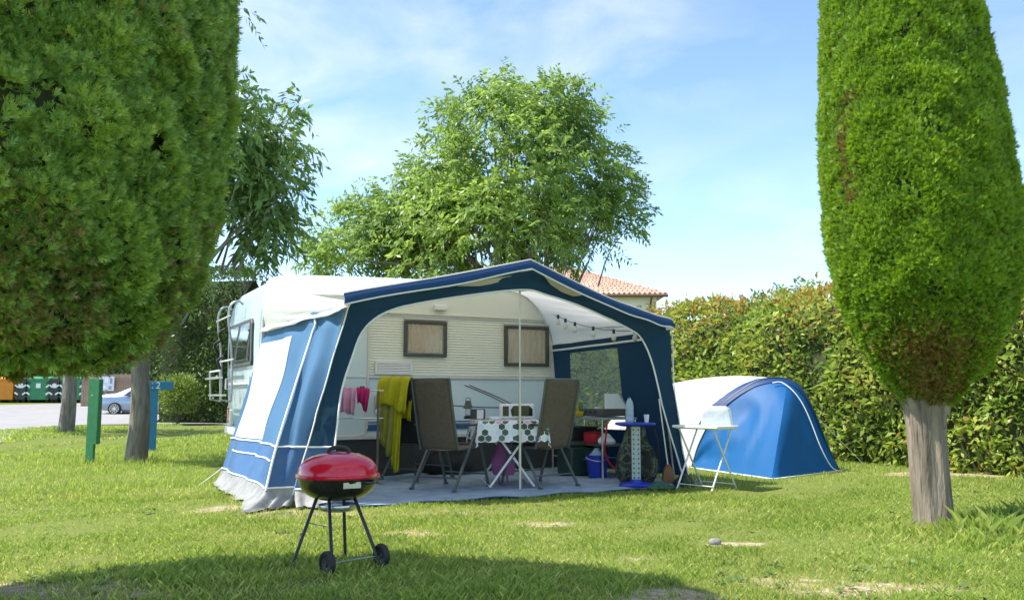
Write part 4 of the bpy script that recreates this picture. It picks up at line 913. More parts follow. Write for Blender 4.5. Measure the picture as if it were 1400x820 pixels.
MB().lathe([(0, .664), (.03, .662), (.034, .65), (.033, .64)], 20, (.10, .02, -.022)).build('lid_vent', M('steel_dull'), lid)
bowlp = [(.240, .503), (.240, .496)] + [(r, z) for r, z in reversed([(.238 * math.cos(R(t)) ** .8, .492 - .135 * math.sin(R(t)) ** .95) for t in np.linspace(90, 3, 14)])]
bowl = MB().lathe(bowlp, 48).build('bowl', M('enamel_black'), kg)
MB().tube(spline([(.17, -.155, .478), (.215, -.19, .478), (.245, -.135, .478), (.232, -.06, .478)], 4), .009, 8).build('side_handle', M('leg_black'), bowl)
MB().box((.125, -.198, .468), (.11, .004, .035), Matrix.Rotation(R(32), 3, 'Z')).build('name_plate', M('steel_dull'), bowl)
MB().lathe([(.115, .335), (.118, .32), (.112, .305), (.09, .295), (.0, .29)], 32).build('ash_catcher', M('steel_dull'), kg)
w1 = np.array([447, 0]); p1 = G(447, 787) - np.array([gx, gy, 0]); p2 = G(521, 775) - np.array([gx, gy, 0])
wr = .068
def leg(q, p): return MB().tube([q, p], .0105, 8).build('leg', M('leg_black'), kg)
fl = G(398, 776) - np.array([gx, gy, 0]); bk = G(472, 760) - np.array([gx, gy, 0])
leg((-.12, -.02, .385), tuple(fl)); leg((.02, .09, .385), tuple(bk))
ax = unit((p2 - p1)[None])[0]
for pc, top in ((p1, (-.03, -.11, .385)), (p2, (.10, -.02, .395))):
    c = np.array([pc[0], pc[1], wr]); leg(top, tuple(c + ax * (.03 if pc is p1 else -.03) + np.array([0, 0, .0])))
    wh = thing('wheel', None, None); wh.parent = kg; wh.location = tuple(c); wh.rotation_euler = Vector(ax).to_track_quat('Z', 'Y').to_euler()
    MB().lathe([(.05, -.016), (.062, -.018), (wr, -.010), (wr, .010), (.062, .018), (.05, .016)], 28).build('tyre', M('rubber'), wh)
    MB().lathe([(0, -.014), (.015, -.015), (.02, -.008), (.05, -.012), (.05, .012), (.02, .008), (.015, .015), (0, .014)], 28).build('hub', M('leg_black'), wh)
MB().tube([tuple(np.array([p1[0], p1[1], wr])), tuple(np.array([p2[0], p2[1], wr]))], .004, 6).build('axle', M('steel_dull'), kg)
MB().tube([(-.165, -.08, .235), (-.03, -.17, .225)], .003, 5).build('brace_wire', M('steel_dull'), kg)

# ================================================================== folding chairs
mat('textilene', (.13, .10, .068), .8, var=.15, vscale=30, bump=.5, bscale=400); mat('chair_frame', (.11, .13, .125), .4, metal=.3); mat('arm_plastic', (.035, .04, .037), .55)
mat('textile_black', (.015, .016, .017), .85, bump=.3)
def make_chair(label, loc, face, fab='textilene', group='reclining folding chairs'):
    """local +y is forward"""
    rz = math.atan2(face[1], face[0]) - math.pi / 2
    t = thing('folding_chair', label, 'chair', loc, rz, group)
    w = .238
    bs = [(-.20, .42), (-.235, .52), (-.29, .75), (-.345, .98), (-.375, 1.14)]
    def sheet(name, prof, inset, sagd):
        rows = []
        pr = spline([(0, a, b) for a, b in prof], 4)
        for q in pr: rows.append([(-w + inset + (2 * (w - inset)) * k / 10, q[1] - sagd[0] * math.sin(math.pi * k / 10), q[2] - sagd[1] * math.sin(math.pi * k / 10)) for k in range(11)])
        return MB().grid(rows).build(name, M(fab), t, solid=.006, ang=60)
    br = sheet('backrest', bs, .012, (.02, 0)); st = sheet('seat', [(-.20, .42), (0, .425), (.2, .455), (.27, .45)], .012, (0, .02))
    for s in (-1, 1):
        MB().tube(spline([(s * w, a, b) for a, b in bs], 3), .013, 8).build('back_rail', M('chair_frame'), t)
        MB().tube([(s * w, -.21, .42), (s * w, 0, .425), (s * w, .27, .452)], .013, 8).build('seat_rail', M('chair_frame'), t)
        MB().bar((s * (w + .022), .13, .64), (s * (w + .028), -.31, .08 - .06), .028, .016).box((s * (w + .028), -.315, .012), (.03, .05, .024)).build('leg', M('chair_frame'), t)
        MB().bar((s * (w + .036), .10, .64), (s * (w + .04), .33, .02), .028, .016).box((s * (w + .04), .333, .012), (.03, .05, .024)).build('leg', M('chair_frame'), t)
        am = MB(); pts = spline([(s * (w + .03), -.26, .665), (s * (w + .03), -.1, .668), (s * (w + .03), .12, .663), (s * (w + .03), .24, .645)], 4)
        for i in range(len(pts) - 1): am.bar(pts[i], pts[i + 1] + (pts[i + 1] - pts[i]) * .1, .045, .022)
        am.build('armrest', M('arm_plastic'), t, bevel=.006)
    MB().tube([(-w, -.378, 1.145), (w, -.378, 1.145)], .012, 8).build('top_rail', M('chair_frame'), t); MB().tube([(-w, .275, .452), (w, .275, .452)], .012, 8).build('front_rail', M('chair_frame'), t)
    MB().tube([(-w - .025, -.23, .13), (w + .025, -.23, .13)], .009, 8).build('stretcher', M('chair_frame'), t); MB().tube([(-w - .035, .29, .14), (w + .035, .29, .14)], .009, 8).build('stretcher', M('chair_frame'), t)
    return t
c1 = G(618, 671); make_chair('brown mesh reclining chair with its back to the lawn between the towel and the table', (-.66, 9.22, .022), (.50, .87))
make_chair('brown mesh reclining chair turned towards the table beside the kitchen stand', (.31, 9.50, .022), (-.62, .78))
yc = make_chair('folding chair hidden under a hanging yellow towel', (-1.13, 10.25, .022), (.55, .83), 'textile_black')

# yellow towel over the back of the third chair
mat('towel_yellow', (.60, .56, .012), .95, var=.12, vscale=12, bump=1, bscale=220, transl=.15, tcol=(.6, .5, .03)); mat('towel_olive', (.36, .36, .06), .95, var=.1, vscale=12, bump=1, bscale=220)
tw = thing('towel', 'mustard yellow beach towel draped over a chair back', 'towel', tuple(yc.location), yc.rotation_euler.z)
def drape(name, m, x0, x1, ztop, front, back, len_b, len_f, seed, ragged=.07, parent=tw, lean=.25):
    rows = []; nx_ = 26
    path = [(back - .035 - lean * .0, -len_b), (back - .03, -len_b * .5), (back - .02, -.06), (back, -.0), (back + .03, .012), (back + .06, -.02), (back + .075, -len_f * .5), (back + .09, -len_f)]
    pts = spline([(0, a, b) for a, b in path], 5)
    for k, q in enumerate(pts):
        row = []; f = k / (len(pts) - 1); low = min(1, abs(q[2]) / max(len_b, .1))
        for i in range(nx_):
            g_ = i / (nx_ - 1); x = x0 + (x1 - x0) * g_ * (1 - .08 * low * math.sin(seed)) + .02 * low * math.sin(seed + 3 * g_)
            y = q[1] + (.022 * math.sin(g_ * 15 + seed + 2 * low) + .015 * math.sin(g_ * 33 + seed)) * (.15 + low) * (-1 if q[1] < back else 1) * 1.0 - .03 * low
            z = ztop + q[2] + ragged * low * (math.sin(g_ * 2.6 + seed) + .3 * math.sin(g_ * 7)) + .006 * math.sin(g_ * 18)
            row.append((x, y, max(.05, z)))
        rows.append(row)
    return MB().grid(rows).build(name, m, parent, solid=.006, ang=80)
drape('upper_fold', M('towel_yellow'), -.24, .22, 1.175, 0, -.39, .42, .5, .6, .10)
drape('long_side', M('towel_olive'), -.20, .05, 1.155, 0, -.385, .80, .5, 1.9, .08); drape('hanging_tail', M('towel_yellow'), .02, .13, 1.150, 0, -.395, .98, .4, 2.6, .05)

# pink towels on a small drying rack
mat('towel_pink', (.66, .30, .42), .95, bump=1, bscale=200); mat('towel_magenta', (.48, .01, .14), .95, bump=1, bscale=200); mat('rack_wood', (.14, .11, .08), .7)
rp = Wd(.63, 1.75); rkz = thing('drying_rack', 'small upright drying rack beside the caravan door', 'rack', (rp[0], rp[1], .02), R(8))
for s in (-.26, .26):
    MB().tube([(s, -.13, 0), (s, 0, 1.03)], .014, 8).build('leg', M('rack_wood'), rkz); MB().tube([(s, .15, 0), (s, 0, 1.0)], .012, 8).build('leg', M('rack_wood'), rkz)
for z_, y_ in ((1.03, 0), (.72, -.04), (.72, .045)): MB().tube([(-.3, y_, z_), (.32, y_, z_)], .008, 8).build('rail', M('alu'), rkz)
tp_ = thing('towel', 'pale pink towel hung over the drying rack', 'towel', tuple(rkz.location), R(8)); drape('cloth', M('towel_pink'), -.23, .0, 1.048, 0, -.028, .31, .25, .3, .05, tp_)
tp_ = thing('towel', 'magenta towel hung at the end of the drying rack', 'towel', tuple(rkz.location), R(8)); drape('cloth', M('towel_magenta'), .012, .16, 1.046, 0, -.028, .22, .2, 1.4, .06, tp_)

# ================================================================== table with hexagon cloth
m, t = nodes_of('hexagon_cloth'); MATS['hexagon_cloth'] = m; N = t.nodes; Lk = t.links
def nd(ty, op=None, **k):
    n = N.new(ty)
    if op: n.operation = op
    return n
def vm(op, a, b=None):
    n = N.new('ShaderNodeVectorMath'); n.operation = op
    for i, x in enumerate((a, b)):
        if x is None: continue
        if isinstance(x, tuple): n.inputs[i].default_value = x
        else: Lk.new(x, n.inputs[i])
    return n
uv = N.new('ShaderNodeAttribute'); uv.attribute_name = 'cuv'
SZ = .072; hs = (SZ, SZ * 1.7320508, 1)
def cell(src):
    mo = vm('MODULO', src, hs); return vm('SUBTRACT', mo.outputs[0], (hs[0] / 2, hs[1] / 2, .5))
off0 = vm('ADD', uv.outputs['Vector'], (SZ * 40, SZ * 1.7320508 * 40, .5)); off1 = vm('ADD', uv.outputs['Vector'], (SZ * 40.5, SZ * 1.7320508 * 40.5, .5))
ca, cb = cell(off0.outputs[0]), cell(off1.outputs[0]); la, lb = vm('LENGTH', ca.outputs[0]), vm('LENGTH', cb.outputs[0])
lt = N.new('ShaderNodeMath'); lt.operation = 'LESS_THAN'; Lk.new(la.outputs['Value'], lt.inputs[0]); Lk.new(lb.outputs['Value'], lt.inputs[1])
mxv = N.new('ShaderNodeMix'); mxv.data_type = 'VECTOR'; Lk.new(lt.outputs[0], mxv.inputs['Factor']); Lk.new(cb.outputs[0], mxv.inputs[4]); Lk.new(ca.outputs[0], mxv.inputs[5])
ident = vm('SUBTRACT', uv.outputs['Vector'], mxv.outputs[1]); idr = vm('SNAP', vm('ADD', ident.outputs[0], (.01, .01, 0)).outputs[0], (SZ / 2, SZ * 1.7320508 / 2, 1))
wn_ = N.new('ShaderNodeTexWhiteNoise'); wn_.noise_dimensions = '3D'; Lk.new(idr.outputs[0], wn_.inputs['Vector'])
rp_ = N.new('ShaderNodeValToRGB'); rp_.color_ramp.interpolation = 'CONSTANT'; E_ = rp_.color_ramp.elements; E_[0].color = (.72, .74, .74, 1)
cols = [(.30, (.62, .70, .76)), (.42, (.045, .075, .055)), (.60, (.10, .17, .16)), (.72, (.66, .36, .42)), (.80, (.74, .66, .68)), (.9, (.06, .10, .07))]
E_[1].position = cols[0][0]; E_[1].color = (*cols[0][1], 1)
for pos_, c_ in cols[1:]: x = E_.new(pos_); x.color = (*c_, 1)
Lk.new(wn_.outputs['Value'], rp_.inputs[0])
ab_ = vm('ABSOLUTE', mxv.outputs[1]); dt = vm('DOT_PRODUCT', ab_.outputs[0], (.5, .8660254, 0)); sx = N.new('ShaderNodeSeparateXYZ'); Lk.new(ab_.outputs[0], sx.inputs[0])
mm = N.new('ShaderNodeMath'); mm.operation = 'MAXIMUM'; Lk.new(dt.outputs['Value'], mm.inputs[0]); Lk.new(sx.outputs[0], mm.inputs[1])
gt = N.new('ShaderNodeMath'); gt.operation = 'GREATER_THAN'; Lk.new(mm.outputs[0], gt.inputs[0]); gt.inputs[1].default_value = SZ * .455
mc = N.new('ShaderNodeMix'); mc.data_type = 'RGBA'; Lk.new(gt.outputs[0], mc.inputs['Factor']); Lk.new(rp_.outputs[0], mc.inputs['A']); mc.inputs['B'].default_value = (.82, .82, .8, 1)
pr_ = N.new('ShaderNodeBsdfPrincipled'); pr_.inputs['Roughness'].default_value = .55; Lk.new(mc.outputs['Result'], pr_.inputs['Base Color']); ot = N.new('ShaderNodeOutputMaterial'); Lk.new(pr_.outputs[0], ot.inputs[0])

mat('table_white', (.78, .78, .76), .5)
ttl = thing('folding_table', 'white folding camp table with crossed legs under the hexagon cloth', 'table', (-.06, 9.66, .022), R(8))
TWx, TDy, TZ = .36, .50, .70
MB().box((0, 0, TZ - .015), (2 * TWx, 2 * TDy, .03)).build('table_top', M('table_white'), ttl, bevel=.006)
for y_ in (-TDy + .06, TDy - .06):
    for s in (-1, 1): MB().tube([(s * -.24, y_ + s * .012, TZ - .03), (s * .24, y_ + s * .012, .012)], .013, 8).build('leg', M('table_white'), ttl)
    MB().lathe([(0, -.02), (.02, -.02), (.02, .02), (0, .02)], 10, (0, y_, TZ / 2 - .01)).build('pivot', M('black_plastic'), ttl)
for x_ in (-.24, .24): MB().tube([(x_, -TDy + .06, .02), (x_, TDy - .06, .02)], .009, 6).build('foot_bar', M('table_white'), ttl)
tcl = thing('tablecloth', 'white tablecloth printed with green, grey and pink hexagons', 'tablecloth', tuple(ttl.location), R(8))
mb = MB(); UV = []; K = 48
drop = .23
for j in range(K + 1):
    row = []
    for i in range(K + 1):
        u_ = (i / K * 2 - 1) * (TWx + drop); v_ = (j / K * 2 - 1) * (TDy + drop)
        ex = max(0, abs(u_) - TWx); ey = max(0, abs(v_) - TDy); sx_ = 1 if u_ > 0 else -1; sy_ = 1 if v_ > 0 else -1
        x = sx_ * (min(abs(u_), TWx) + .012 + .05 * ex + (.06 * ey if ex > 0 else 0)); y = sy_ * (min(abs(v_), TDy) + .012 + .05 * ey + (.10 * ex if ey > 0 else 0))
        if ex > 0: x += sx_ * .018 * math.sin(v_ * 22) * ex / drop
        if ey > 0: y += sy_ * .016 * math.sin(u_ * 24 + 1) * ey / drop
        dz = max(ex, ey) + .25 * min(ex, ey)
        z = TZ + .006 - dz * (.97 if dz > 0 else 0)
        row.append((x if ex or ey else u_, y if ex or ey else v_, z)); UV.append((u_, v_, 0))
    mb.v.extend(row)
mb.f = [(j*(K+1)+i, j*(K+1)+i+1, (j+1)*(K+1)+i+1, (j+1)*(K+1)+i) for j in range(K) for i in range(K)]
clo = mb.build('printed_cloth', M('hexagon_cloth'), tcl, fixn=False, ang=80); ua = clo.data.attributes.new('cuv', 'FLOAT_VECTOR', 'POINT'); ua.data.foreach_set('vector', [x for q in UV for x in q])

def on_table(px, py, Y): q = at(px, py, Y); return q
def simple(name, label, cat, loc, rz=0, group=None): return thing(name, label, cat, loc, rz, group)
TT = TZ + .022 + .008
# things on the table
q = at(657, 572, 9.75); o = simple('photo_frame', 'small dark edged photo frame standing on the hexagon cloth', 'frame', (q[0], q[1], TT), R(-10))
MB().box((-.035, .02, .058), (.16, .07, .115)).build('stand', M('frame_dark'), o, bevel=.006); MB().box((.0, -.019, .056), (.075, .006, .10)).build('picture', M('plastic_white'), o)
mat('cloth_white', (.75, .76, .76), .8)
q = at(676, 574, 9.75); o = simple('folded_napkin', 'folded white napkin lying by the photo frame', 'napkin', (q[0], q[1], TT), R(20)); MB().box((0, 0, .01), (.14, .12, .018)).box((.005, .004, .024), (.13, .11, .01)).build('cloth_layers', M('cloth_white'), o, bevel=.004)
q = at(707, 575, 9.9); o = simple('toy_camper', 'white framed toy camper box with dark openings on the table', 'toy', (q[0], q[1], TT), R(3))
MB().box((0, .08, .085), (.40, .14, .17)).build('body', M('plastic_white'), o, bevel=.02)
MB().prism([(-.165, .008, .03), (-.095, .008, .03), (-.095, .008, .145), (-.165, .008, .145)], (0, .01, 0)).build('side_opening', M('window_dark'), o, smooth=False)
MB().prism([(-.06, .008, .03), (.18, .008, .03), (.18, .008, .11), (.14, .008, .15), (-.04, .008, .15), (-.075, .008, .10)], (0, .01, 0)).build('screen', M('window_dark'), o, smooth=False)
q = at(640, 560, 9.95); o = simple('camping_lantern', 'dark camping lantern with a flared shade on the table', 'lantern', (q[0], q[1], TT))
MB().lathe([(.0, 0), (.045, 0), (.05, .02), (.03, .04)], 16).build('base', M('black_plastic'), o); MB().lathe([(.03, .04), (.032, .12)], 16).build('globe', M('clear_sheet'), o); MB().lathe([(.0, .21), (.03, .205), (.045, .15), (.062, .125), (.03, .115)], 16).build('shade', M('frame_dark'), o); MB().tube(spline([(-.03, 0, .2), (-.02, 0, .235), (.02, 0, .235), (.03, 0, .2)], 3), .004, 6).build('handle', M('black_plastic'), o)
# purple bag hanging under the table
mat('purple_cloth', (.30, .09, .24), .8, bump=.5, bscale=60); mat('lime', (.45, .50, .04), .6)
def sack(name, m, parent, w, d, h, seed, c=(0, 0, 0), top=.55):
    rows = []
    for k in range(13):
        f = k / 12; rr = (.55 + .45 * math.sin(math.pi * min(1, f * 1.15 + .18))) * (1 if f < .75 else 1 - (f - .75) / .25 * (1 - top)); row = []
        for j in range(25):
            a = 2 * math.pi * j / 24; e = 1 + .12 * nz(math.cos(a) * 1.6 + seed, math.sin(a) * 1.6, f * 3) + .05 * math.sin(a * 5 + f * 6 + seed)
            row.append((c[0] + w / 2 * rr * e * math.copysign(abs(math.cos(a)) ** .75, math.cos(a)), c[1] + d / 2 * rr * e * math.copysign(abs(math.sin(a)) ** .75, math.sin(a)), c[2] + h * f))
        rows.append(row)
    mb = MB().grid(rows); mb.add(rows[0][:-1], [tuple(range(24))]); mb.add(rows[-1][:-1], [tuple(range(24))]); return mb.build(name, m, parent, ang=70)
q = at(688, 630, 9.62); o = simple('shopping_bag', 'crumpled purple cloth bag under the folding table', 'bag', (q[0], q[1], .024)); sack('pouch', M('purple_cloth'), o, .27, .16, .42, 2, (0, 0, .1)); 
MB().tube(spline([(-.06, 0, .48), (-.05, 0, .62), (.05, 0, .62), (.06, 0, .48)], 4), .008, 6).build('strap', M('purple_cloth'), o); MB().tube([(-.05, .02, .0), (-.04, .02, .14)], .01, 6).tube([(.05, -.02, .0), (.04, -.02, .14)], .01, 6).build('tassel', M('purple_cloth'), o)
q = G(612, 655); o = simple('duffel_bag', 'black duffel bag on the groundsheet behind the brown chair', 'bag', (q[0] - .02, q[1] + .55, .024), R(12)); sack('pouch', M('textile_black'), o, .62, .32, .34, 5, top=.8); MB().tube(spline([(-.15, -.05, .3), (-.1, -.08, .42), (.1, -.08, .42), (.15, -.05, .3)], 4), .012, 6).build('strap', M('textile_black'), o)

# ================================================================== kitchen corner on the right
KA, KB = 3.36, .80
ks = thing('kitchen_stand', 'metal framed camp kitchen stand along the clear awning window', 'stand', Wd(KA, KB, .022), TH)
kw, kd, kz = .48, 1.15, .70
MB().box((kw / 2, kd / 2, kz), (kw + .04, kd + .04, .028)).build('worktop', M('steel_galv'), ks, bevel=.005)
for x_ in (0, kw):
    for y_ in (0, kd): MB().tube([(x_, y_, 0), (x_, y_, kz - .014)], .013, 8).build('leg', M('alu'), ks)
MB().box((kw / 2, kd / 2, .38), (kw - .03, kd - .03, .02)).build('shelf', M('frame_dark'), ks)
for x_ in (0, kw): MB().tube([(x_, 0, .2), (x_, kd, .2)], .008, 6).build('side_rail', M('alu'), ks)
KT = .022 + kz + .016
def kpos(x, y, z=KT): return Wd(KA + x, KB + y, z)
mat('blue_plastic', (.012, .035, .36), .38, coat=.1); mat('orange_plastic', (.75, .22, .01), .4); mat('green_plastic', (.04, .22, .05), .4); mat('yellow_plastic', (.72, .55, .02), .4); mat('red_plastic', (.42, .015, .03), .45); mat('pale_blue', (.30, .42, .55), .5, transl=.2); mat('cream', (.75, .70, .55), .5)
st = thing('gas_stove', 'low dark camp stove with a pale folded wind guard', 'stove', kpos(.20, .28), TH)
MB().box((0, 0, .055), (.36, .5, .09)).build('body', M('frame_dark'), st, bevel=.01)
for y_ in (-.12, .12): MB().lathe([(.0, .118), (.03, .117), (.045, .108), (.05, .1)], 18, (0, y_, 0)).build('burner', M('steel_dull'), st)
MB().prism([(-.13, -.245, .10), (.18, -.245, .10), (.06, -.245, .28), (-.13, -.245, .28)], (0, .012, 0)).build('wind_guard', M('plastic_white'), st, smooth=False)
MB().prism([(.20, -.24, .10), (.20, .24, .10), (.20, .24, .27), (.20, -.1, .27)], (.012, 0, 0)).build('wind_guard', M('steel_dull'), st, smooth=False)
for y_ in (-.1, 0, .1): MB().lathe([(0, 0), (.018, 0), (.015, .016), (0, .016)], 12, (-.19, y_, .055)).build('knob', M('black_plastic'), st)
def bottle(label, m, pos, r, h, capm, neck=.4, cat='bottle'):
    o = thing('bottle', label, cat, pos, 0)
    MB().lathe([(0, 0), (r * .9, 0), (r, .01), (r, h * .55), (r * .93, h * .62), (r * neck, h * .82), (r * neck, h * .9)], 20).build('flask', M(m), o); MB().lathe([(r * neck * 1.15, h * .87), (r * neck * 1.15, h * .985), (r * .2, h), (0, h)], 14).build('cap', M(capm), o); return o
bottle('orange sauce bottle on the kitchen stand', 'orange_plastic', kpos(.12, .82), .036, .21, 'red_plastic', .5); bottle('green squeeze bottle on the kitchen stand', 'green_plastic', kpos(.22, .80), .032, .20, 'yellow_plastic', .45); bottle('yellow squeeze bottle between the orange and green bottles', 'yellow_plastic', kpos(.17, .84), .028, .18, 'yellow_plastic', .5)
o = thing('storage_tub', 'blue storage tub with a white lid behind the bottles', 'tub', kpos(.05, .98), TH); MB().lathe([(0, 0), (.06, 0), (.07, .12), (.065, .125)], 20).build('tub', M('pale_blue'), o); MB().lathe([(.074, .118), (.074, .14), (.06, .145), (0, .145)], 20).build('lid', M('plastic_white'), o)
o = thing('bowl', 'yellow plastic bowl at the edge of the kitchen stand', 'bowl', kpos(.02, .52), 0); MB().lathe([(.045, 0), (.075, .025), (.092, .055), (.086, .055), (.07, .03), (0, .012)], 24).build('basin', M('yellow_plastic'), o)
MB().lathe([(.088, .052), (.096, .056), (.088, .06)], 24).build('rim', M('yellow_plastic'), o)
# bucket, cool box, hose, fire extinguisher-like red tube
q = G(818, 656); o = thing('bucket', 'bright blue plastic bucket holding a crumpled bag', 'bucket', (q[0], q[1] + .12, .022)); MB().lathe([(0, .004), (.105, .0), (.11, .01), (.135, .25), (.147, .255), (.147, .27), (.13, .268), (.128, .25), (.105, .02), (0, .02)], 28).build('pail', M('blue_plastic'), o)
MB().tube(spline([(-.14, 0, .262), (-.12, -.07, .225), (0, -.155, .20), (.12, -.07, .225), (.14, 0, .262)], 4), .004, 6).build('bail', M('alu'), o)
o = thing('plastic_bag', 'crumpled pale blue plastic bag stuffed in the blue bucket', 'bag', (q[0], q[1] + .12, .19)); sack('pouch', M('pale_blue'), o, .23, .22, .18, 9, top=.3)
mat('coolbox_green', (.015, .04, .03), .5)
q = G(792, 655); o = thing('cool_box', 'dark green cool box beside the blue bucket', 'box', (q[0] - .02, q[1] + .35, .022), TH); MB().box((0, 0, .18), (.34, .34, .36)).build('body', M('coolbox_green'), o, bevel=.03); MB().box((0, 0, .385), (.36, .36, .05)).build('lid', M('arm_plastic'), o, bevel=.015); MB().tube(spline([(-.19, 0, .33), (-.2, -.1, .42), (-.2, .1, .42), (-.19, .02, .33)], 3), .012, 6).build('handle', M('arm_plastic'), o)
q = at(830, 585, 10.2); o = thing('gas_hose', 'red gas hose looping down from the kitchen stand', 'hose', (q[0], q[1], 0)); MB().tube(spline([(0, 0, .68), (-.02, -.02, .5), (-.03, 0, .35), (.03, .02, .2), (.15, .02, .1), (.28, .06, .06)], 6), .012, 8).build('tube', M('red_plastic'), o)
o = thing('cooking_pot', 'maroon cooking pot stored on the shelf of the kitchen stand', 'pot', kpos(.16, .42, .022 + .39), 0); MB().lathe([(0, 0), (.12, 0), (.13, .02), (.13, .12), (.135, .125), (.125, .13), (0, .15)], 24).build('pan', M('red_plastic'), o)
o = thing('crate', 'black crate of utensils stored on the kitchen shelf', 'crate', kpos(.2, .85, .022 + .39), TH); MB().box((0, 0, .09), (.36, .36, .17)).build('body', M('textile_black'), o, bevel=.01); MB().box((0, 0, .182), (.38, .38, .02)).build('rim', M('black_plastic'), o)
o = thing('storage_bag', 'white rolled bag on the kitchen shelf', 'bag', kpos(.14, .12, .022 + .39), TH); sack('pouch', M('cloth_white'), o, .2, .2, .13, 4, top=.5)

# blue round stand of two discs on a perforated column
q = G(871, 667); o = thing('pedestal_stand', 'blue round stand on a perforated steel column at the awning front', 'stand', (q[0], q[1] + .06, .022))
MB().lathe([(0, 0), (.185, 0), (.19, .012), (.17, .028), (.07, .04), (.06, .07), (0, .07)], 36).build('base', M('blue_plastic'), o)
MB().lathe([(0, .635), (.15, .64), (.215, .655), (.225, .668), (.215, .68), (0, .684)], 36).build('top', M('blue_plastic'), o)
colw = .095; mbc = MB()
hw, rows_h = colw / 2, 11
xs_ = [-hw, -.034, -.018, .018, .034, hw]; zs_ = [.05]
for k in range(rows_h): zc = .085 + k * .0515; zs_ += [zc - .009, zc + .009]
zs_.append(.64); V_ = [(x, -.03, z_) for z_ in zs_ for x in xs_]; F_ = []
for i in range(len(zs_) - 1):
    for j in range(5):
        if (i % 2 == 1) and j in (1, 3): continue
        F_.append((i*6+j, i*6+j+1, (i+1)*6+j+1, (i+1)*6+j))
mbc.add(V_, F_); mbc.build('perforated_column', M('steel_galv'), o, solid=.004, smooth=False)
MB().box((-hw + .002, 0, .345), (.004, .06, .59)).build('column_flange', M('steel_galv'), o); MB().box((hw - .002, 0, .345), (.004, .06, .59)).build('column_flange', M('steel_galv'), o)
MB().box((0, .03, .345), (colw, .004, .59)).build('column_back', M('frame_dark'), o)
# water bottle on the stand
m, t = nodes_of('water_plastic'); MATS['water_plastic'] = m; N = t.nodes; Lk = t.links; out = N.new('ShaderNodeOutputMaterial'); pp = N.new('ShaderNodeBsdfPrincipled'); pp.inputs['Base Color'].default_value = (.62, .72, .80, 1); pp.inputs['Roughness'].default_value = .12
tp = N.new('ShaderNodeBsdfTransparent'); tp.inputs[0].default_value = (.85, .92, .96, 1); ms = N.new('ShaderNodeMixShader'); ms.inputs[0].default_value = .55; Lk.new(pp.outputs[0], ms.inputs[1]); Lk.new(tp.outputs[0], ms.inputs[2]); Lk.new(ms.outputs[0], out.inputs[0])
b_ = thing('bottle', 'clear plastic water bottle standing on the blue pedestal stand', 'bottle', (q[0] - .06, q[1] + .06, .022 + .685)); MB().lathe([(0, 0), (.04, 0), (.046, .012), (.046, .05), (.042, .06), (.046, .07), (.046, .11), (.042, .12), (.046, .13), (.046, .17), (.036, .22), (.018, .255), (.016, .27)], 24).build('flask', M('water_plastic'), b_); MB().lathe([(.018, .262), (.018, .282), (0, .285)], 14).build('cap', M('black_plastic'), b_)
b_ = thing('paper_cup', 'white paper cup beside the water bottle on the blue stand', 'cup', (q[0] + .12, q[1] + .03, .022 + .685)); MB().lathe([(0, .002), (.022, 0), (.03, .08), (.031, .082), (.027, .08), (.02, .005)], 18).build('wall', M('plastic_white'), b_)
# camouflage bags piled behind the stand
m, t = nodes_of('camouflage'); MATS['camouflage'] = m; N = t.nodes; Lk = t.links; out = N.new('ShaderNodeOutputMaterial'); pp = N.new('ShaderNodeBsdfPrincipled'); pp.inputs['Roughness'].default_value = .85
tc_ = N.new('ShaderNodeTexCoord'); no_ = N.new('ShaderNodeTexNoise'); no_.inputs['Scale'].default_value = 9; no_.inputs['Detail'].default_value = 2; no_.inputs['Distortion'].default_value = .8; Lk.new(tc_.outputs['Object'], no_.inputs[0])
rr_ = N.new('ShaderNodeValToRGB'); rr_.color_ramp.interpolation = 'CONSTANT'; e = rr_.color_ramp.elements; e[0].color = (.012, .014, .012, 1); e[1].position = .45; e[1].color = (.035, .05, .03, 1); x = e.new(.55); x.color = (.10, .12, .09, 1); x = e.new(.62); x.color = (.02, .022, .018, 1)
Lk.new(no_.outputs['Fac'], rr_.inputs[0]); Lk.new(rr_.outputs[0], pp.inputs[0]); Lk.new(pp.outputs[0], out.inputs[0])
o = thing('backpack', 'large camouflage pattern backpack behind the blue pedestal stand', 'backpack', (q[0] + .06, q[1] + .42, .022), TH); sack('pack_body', M('camouflage'), o, .50, .34, .66, 3, top=.7); sack('front_pocket', M('camouflage'), o, .28, .14, .30, 6, (0, -.2, .08), top=.8)
for s in (-.14, .14): MB().tube(spline([(s, -.16, .6), (s, -.21, .45), (s * 1.2, -.2, .2)], 4), .012, 6).build('strap', M('textile_black'), o)
mat('wood_brown', (.22, .10, .04), .5)
q2 = G(917, 664); o = thing('broom_head', 'brown hand brush leaning against the right awning wall', 'brush', (q2[0], q2[1] + .1, .01), R(10)); MB().prism([(-.08, 0, .005), (.08, 0, .005), (.05, 0, .16), (.015, 0, .22), (-.015, 0, .22), (-.05, 0, .16)], (0, .05, 0)).build('bristles', M('wood_brown'), o, smooth=False, bevel=.01); MB().tube([(0, .025, .2), (-.07, .08, .95)], .009, 8).build('handle', M('pole_steel'), o)
q2 = G(905, 672); o = thing('camouflage_sack', 'low green camouflage sack lying by the awning corner', 'bag', (q2[0], q2[1] + .06, .005), R(15)); mat('camo_green', (.035, .13, .06), .7, var=.6, vscale=25, col2=(.01, .03, .02)); sack('pouch', M('camo_green'), o, .30, .16, .10, 7, top=.6)
q2 = G(937, 668); o = thing('camouflage_sack', 'dark folded sack beside the white folding table legs', 'bag', (q2[0] + .02, q2[1] + .16, .005), R(-20)); sack('pouch', M('camouflage'), o, .24, .16, .14, 8, top=.6)

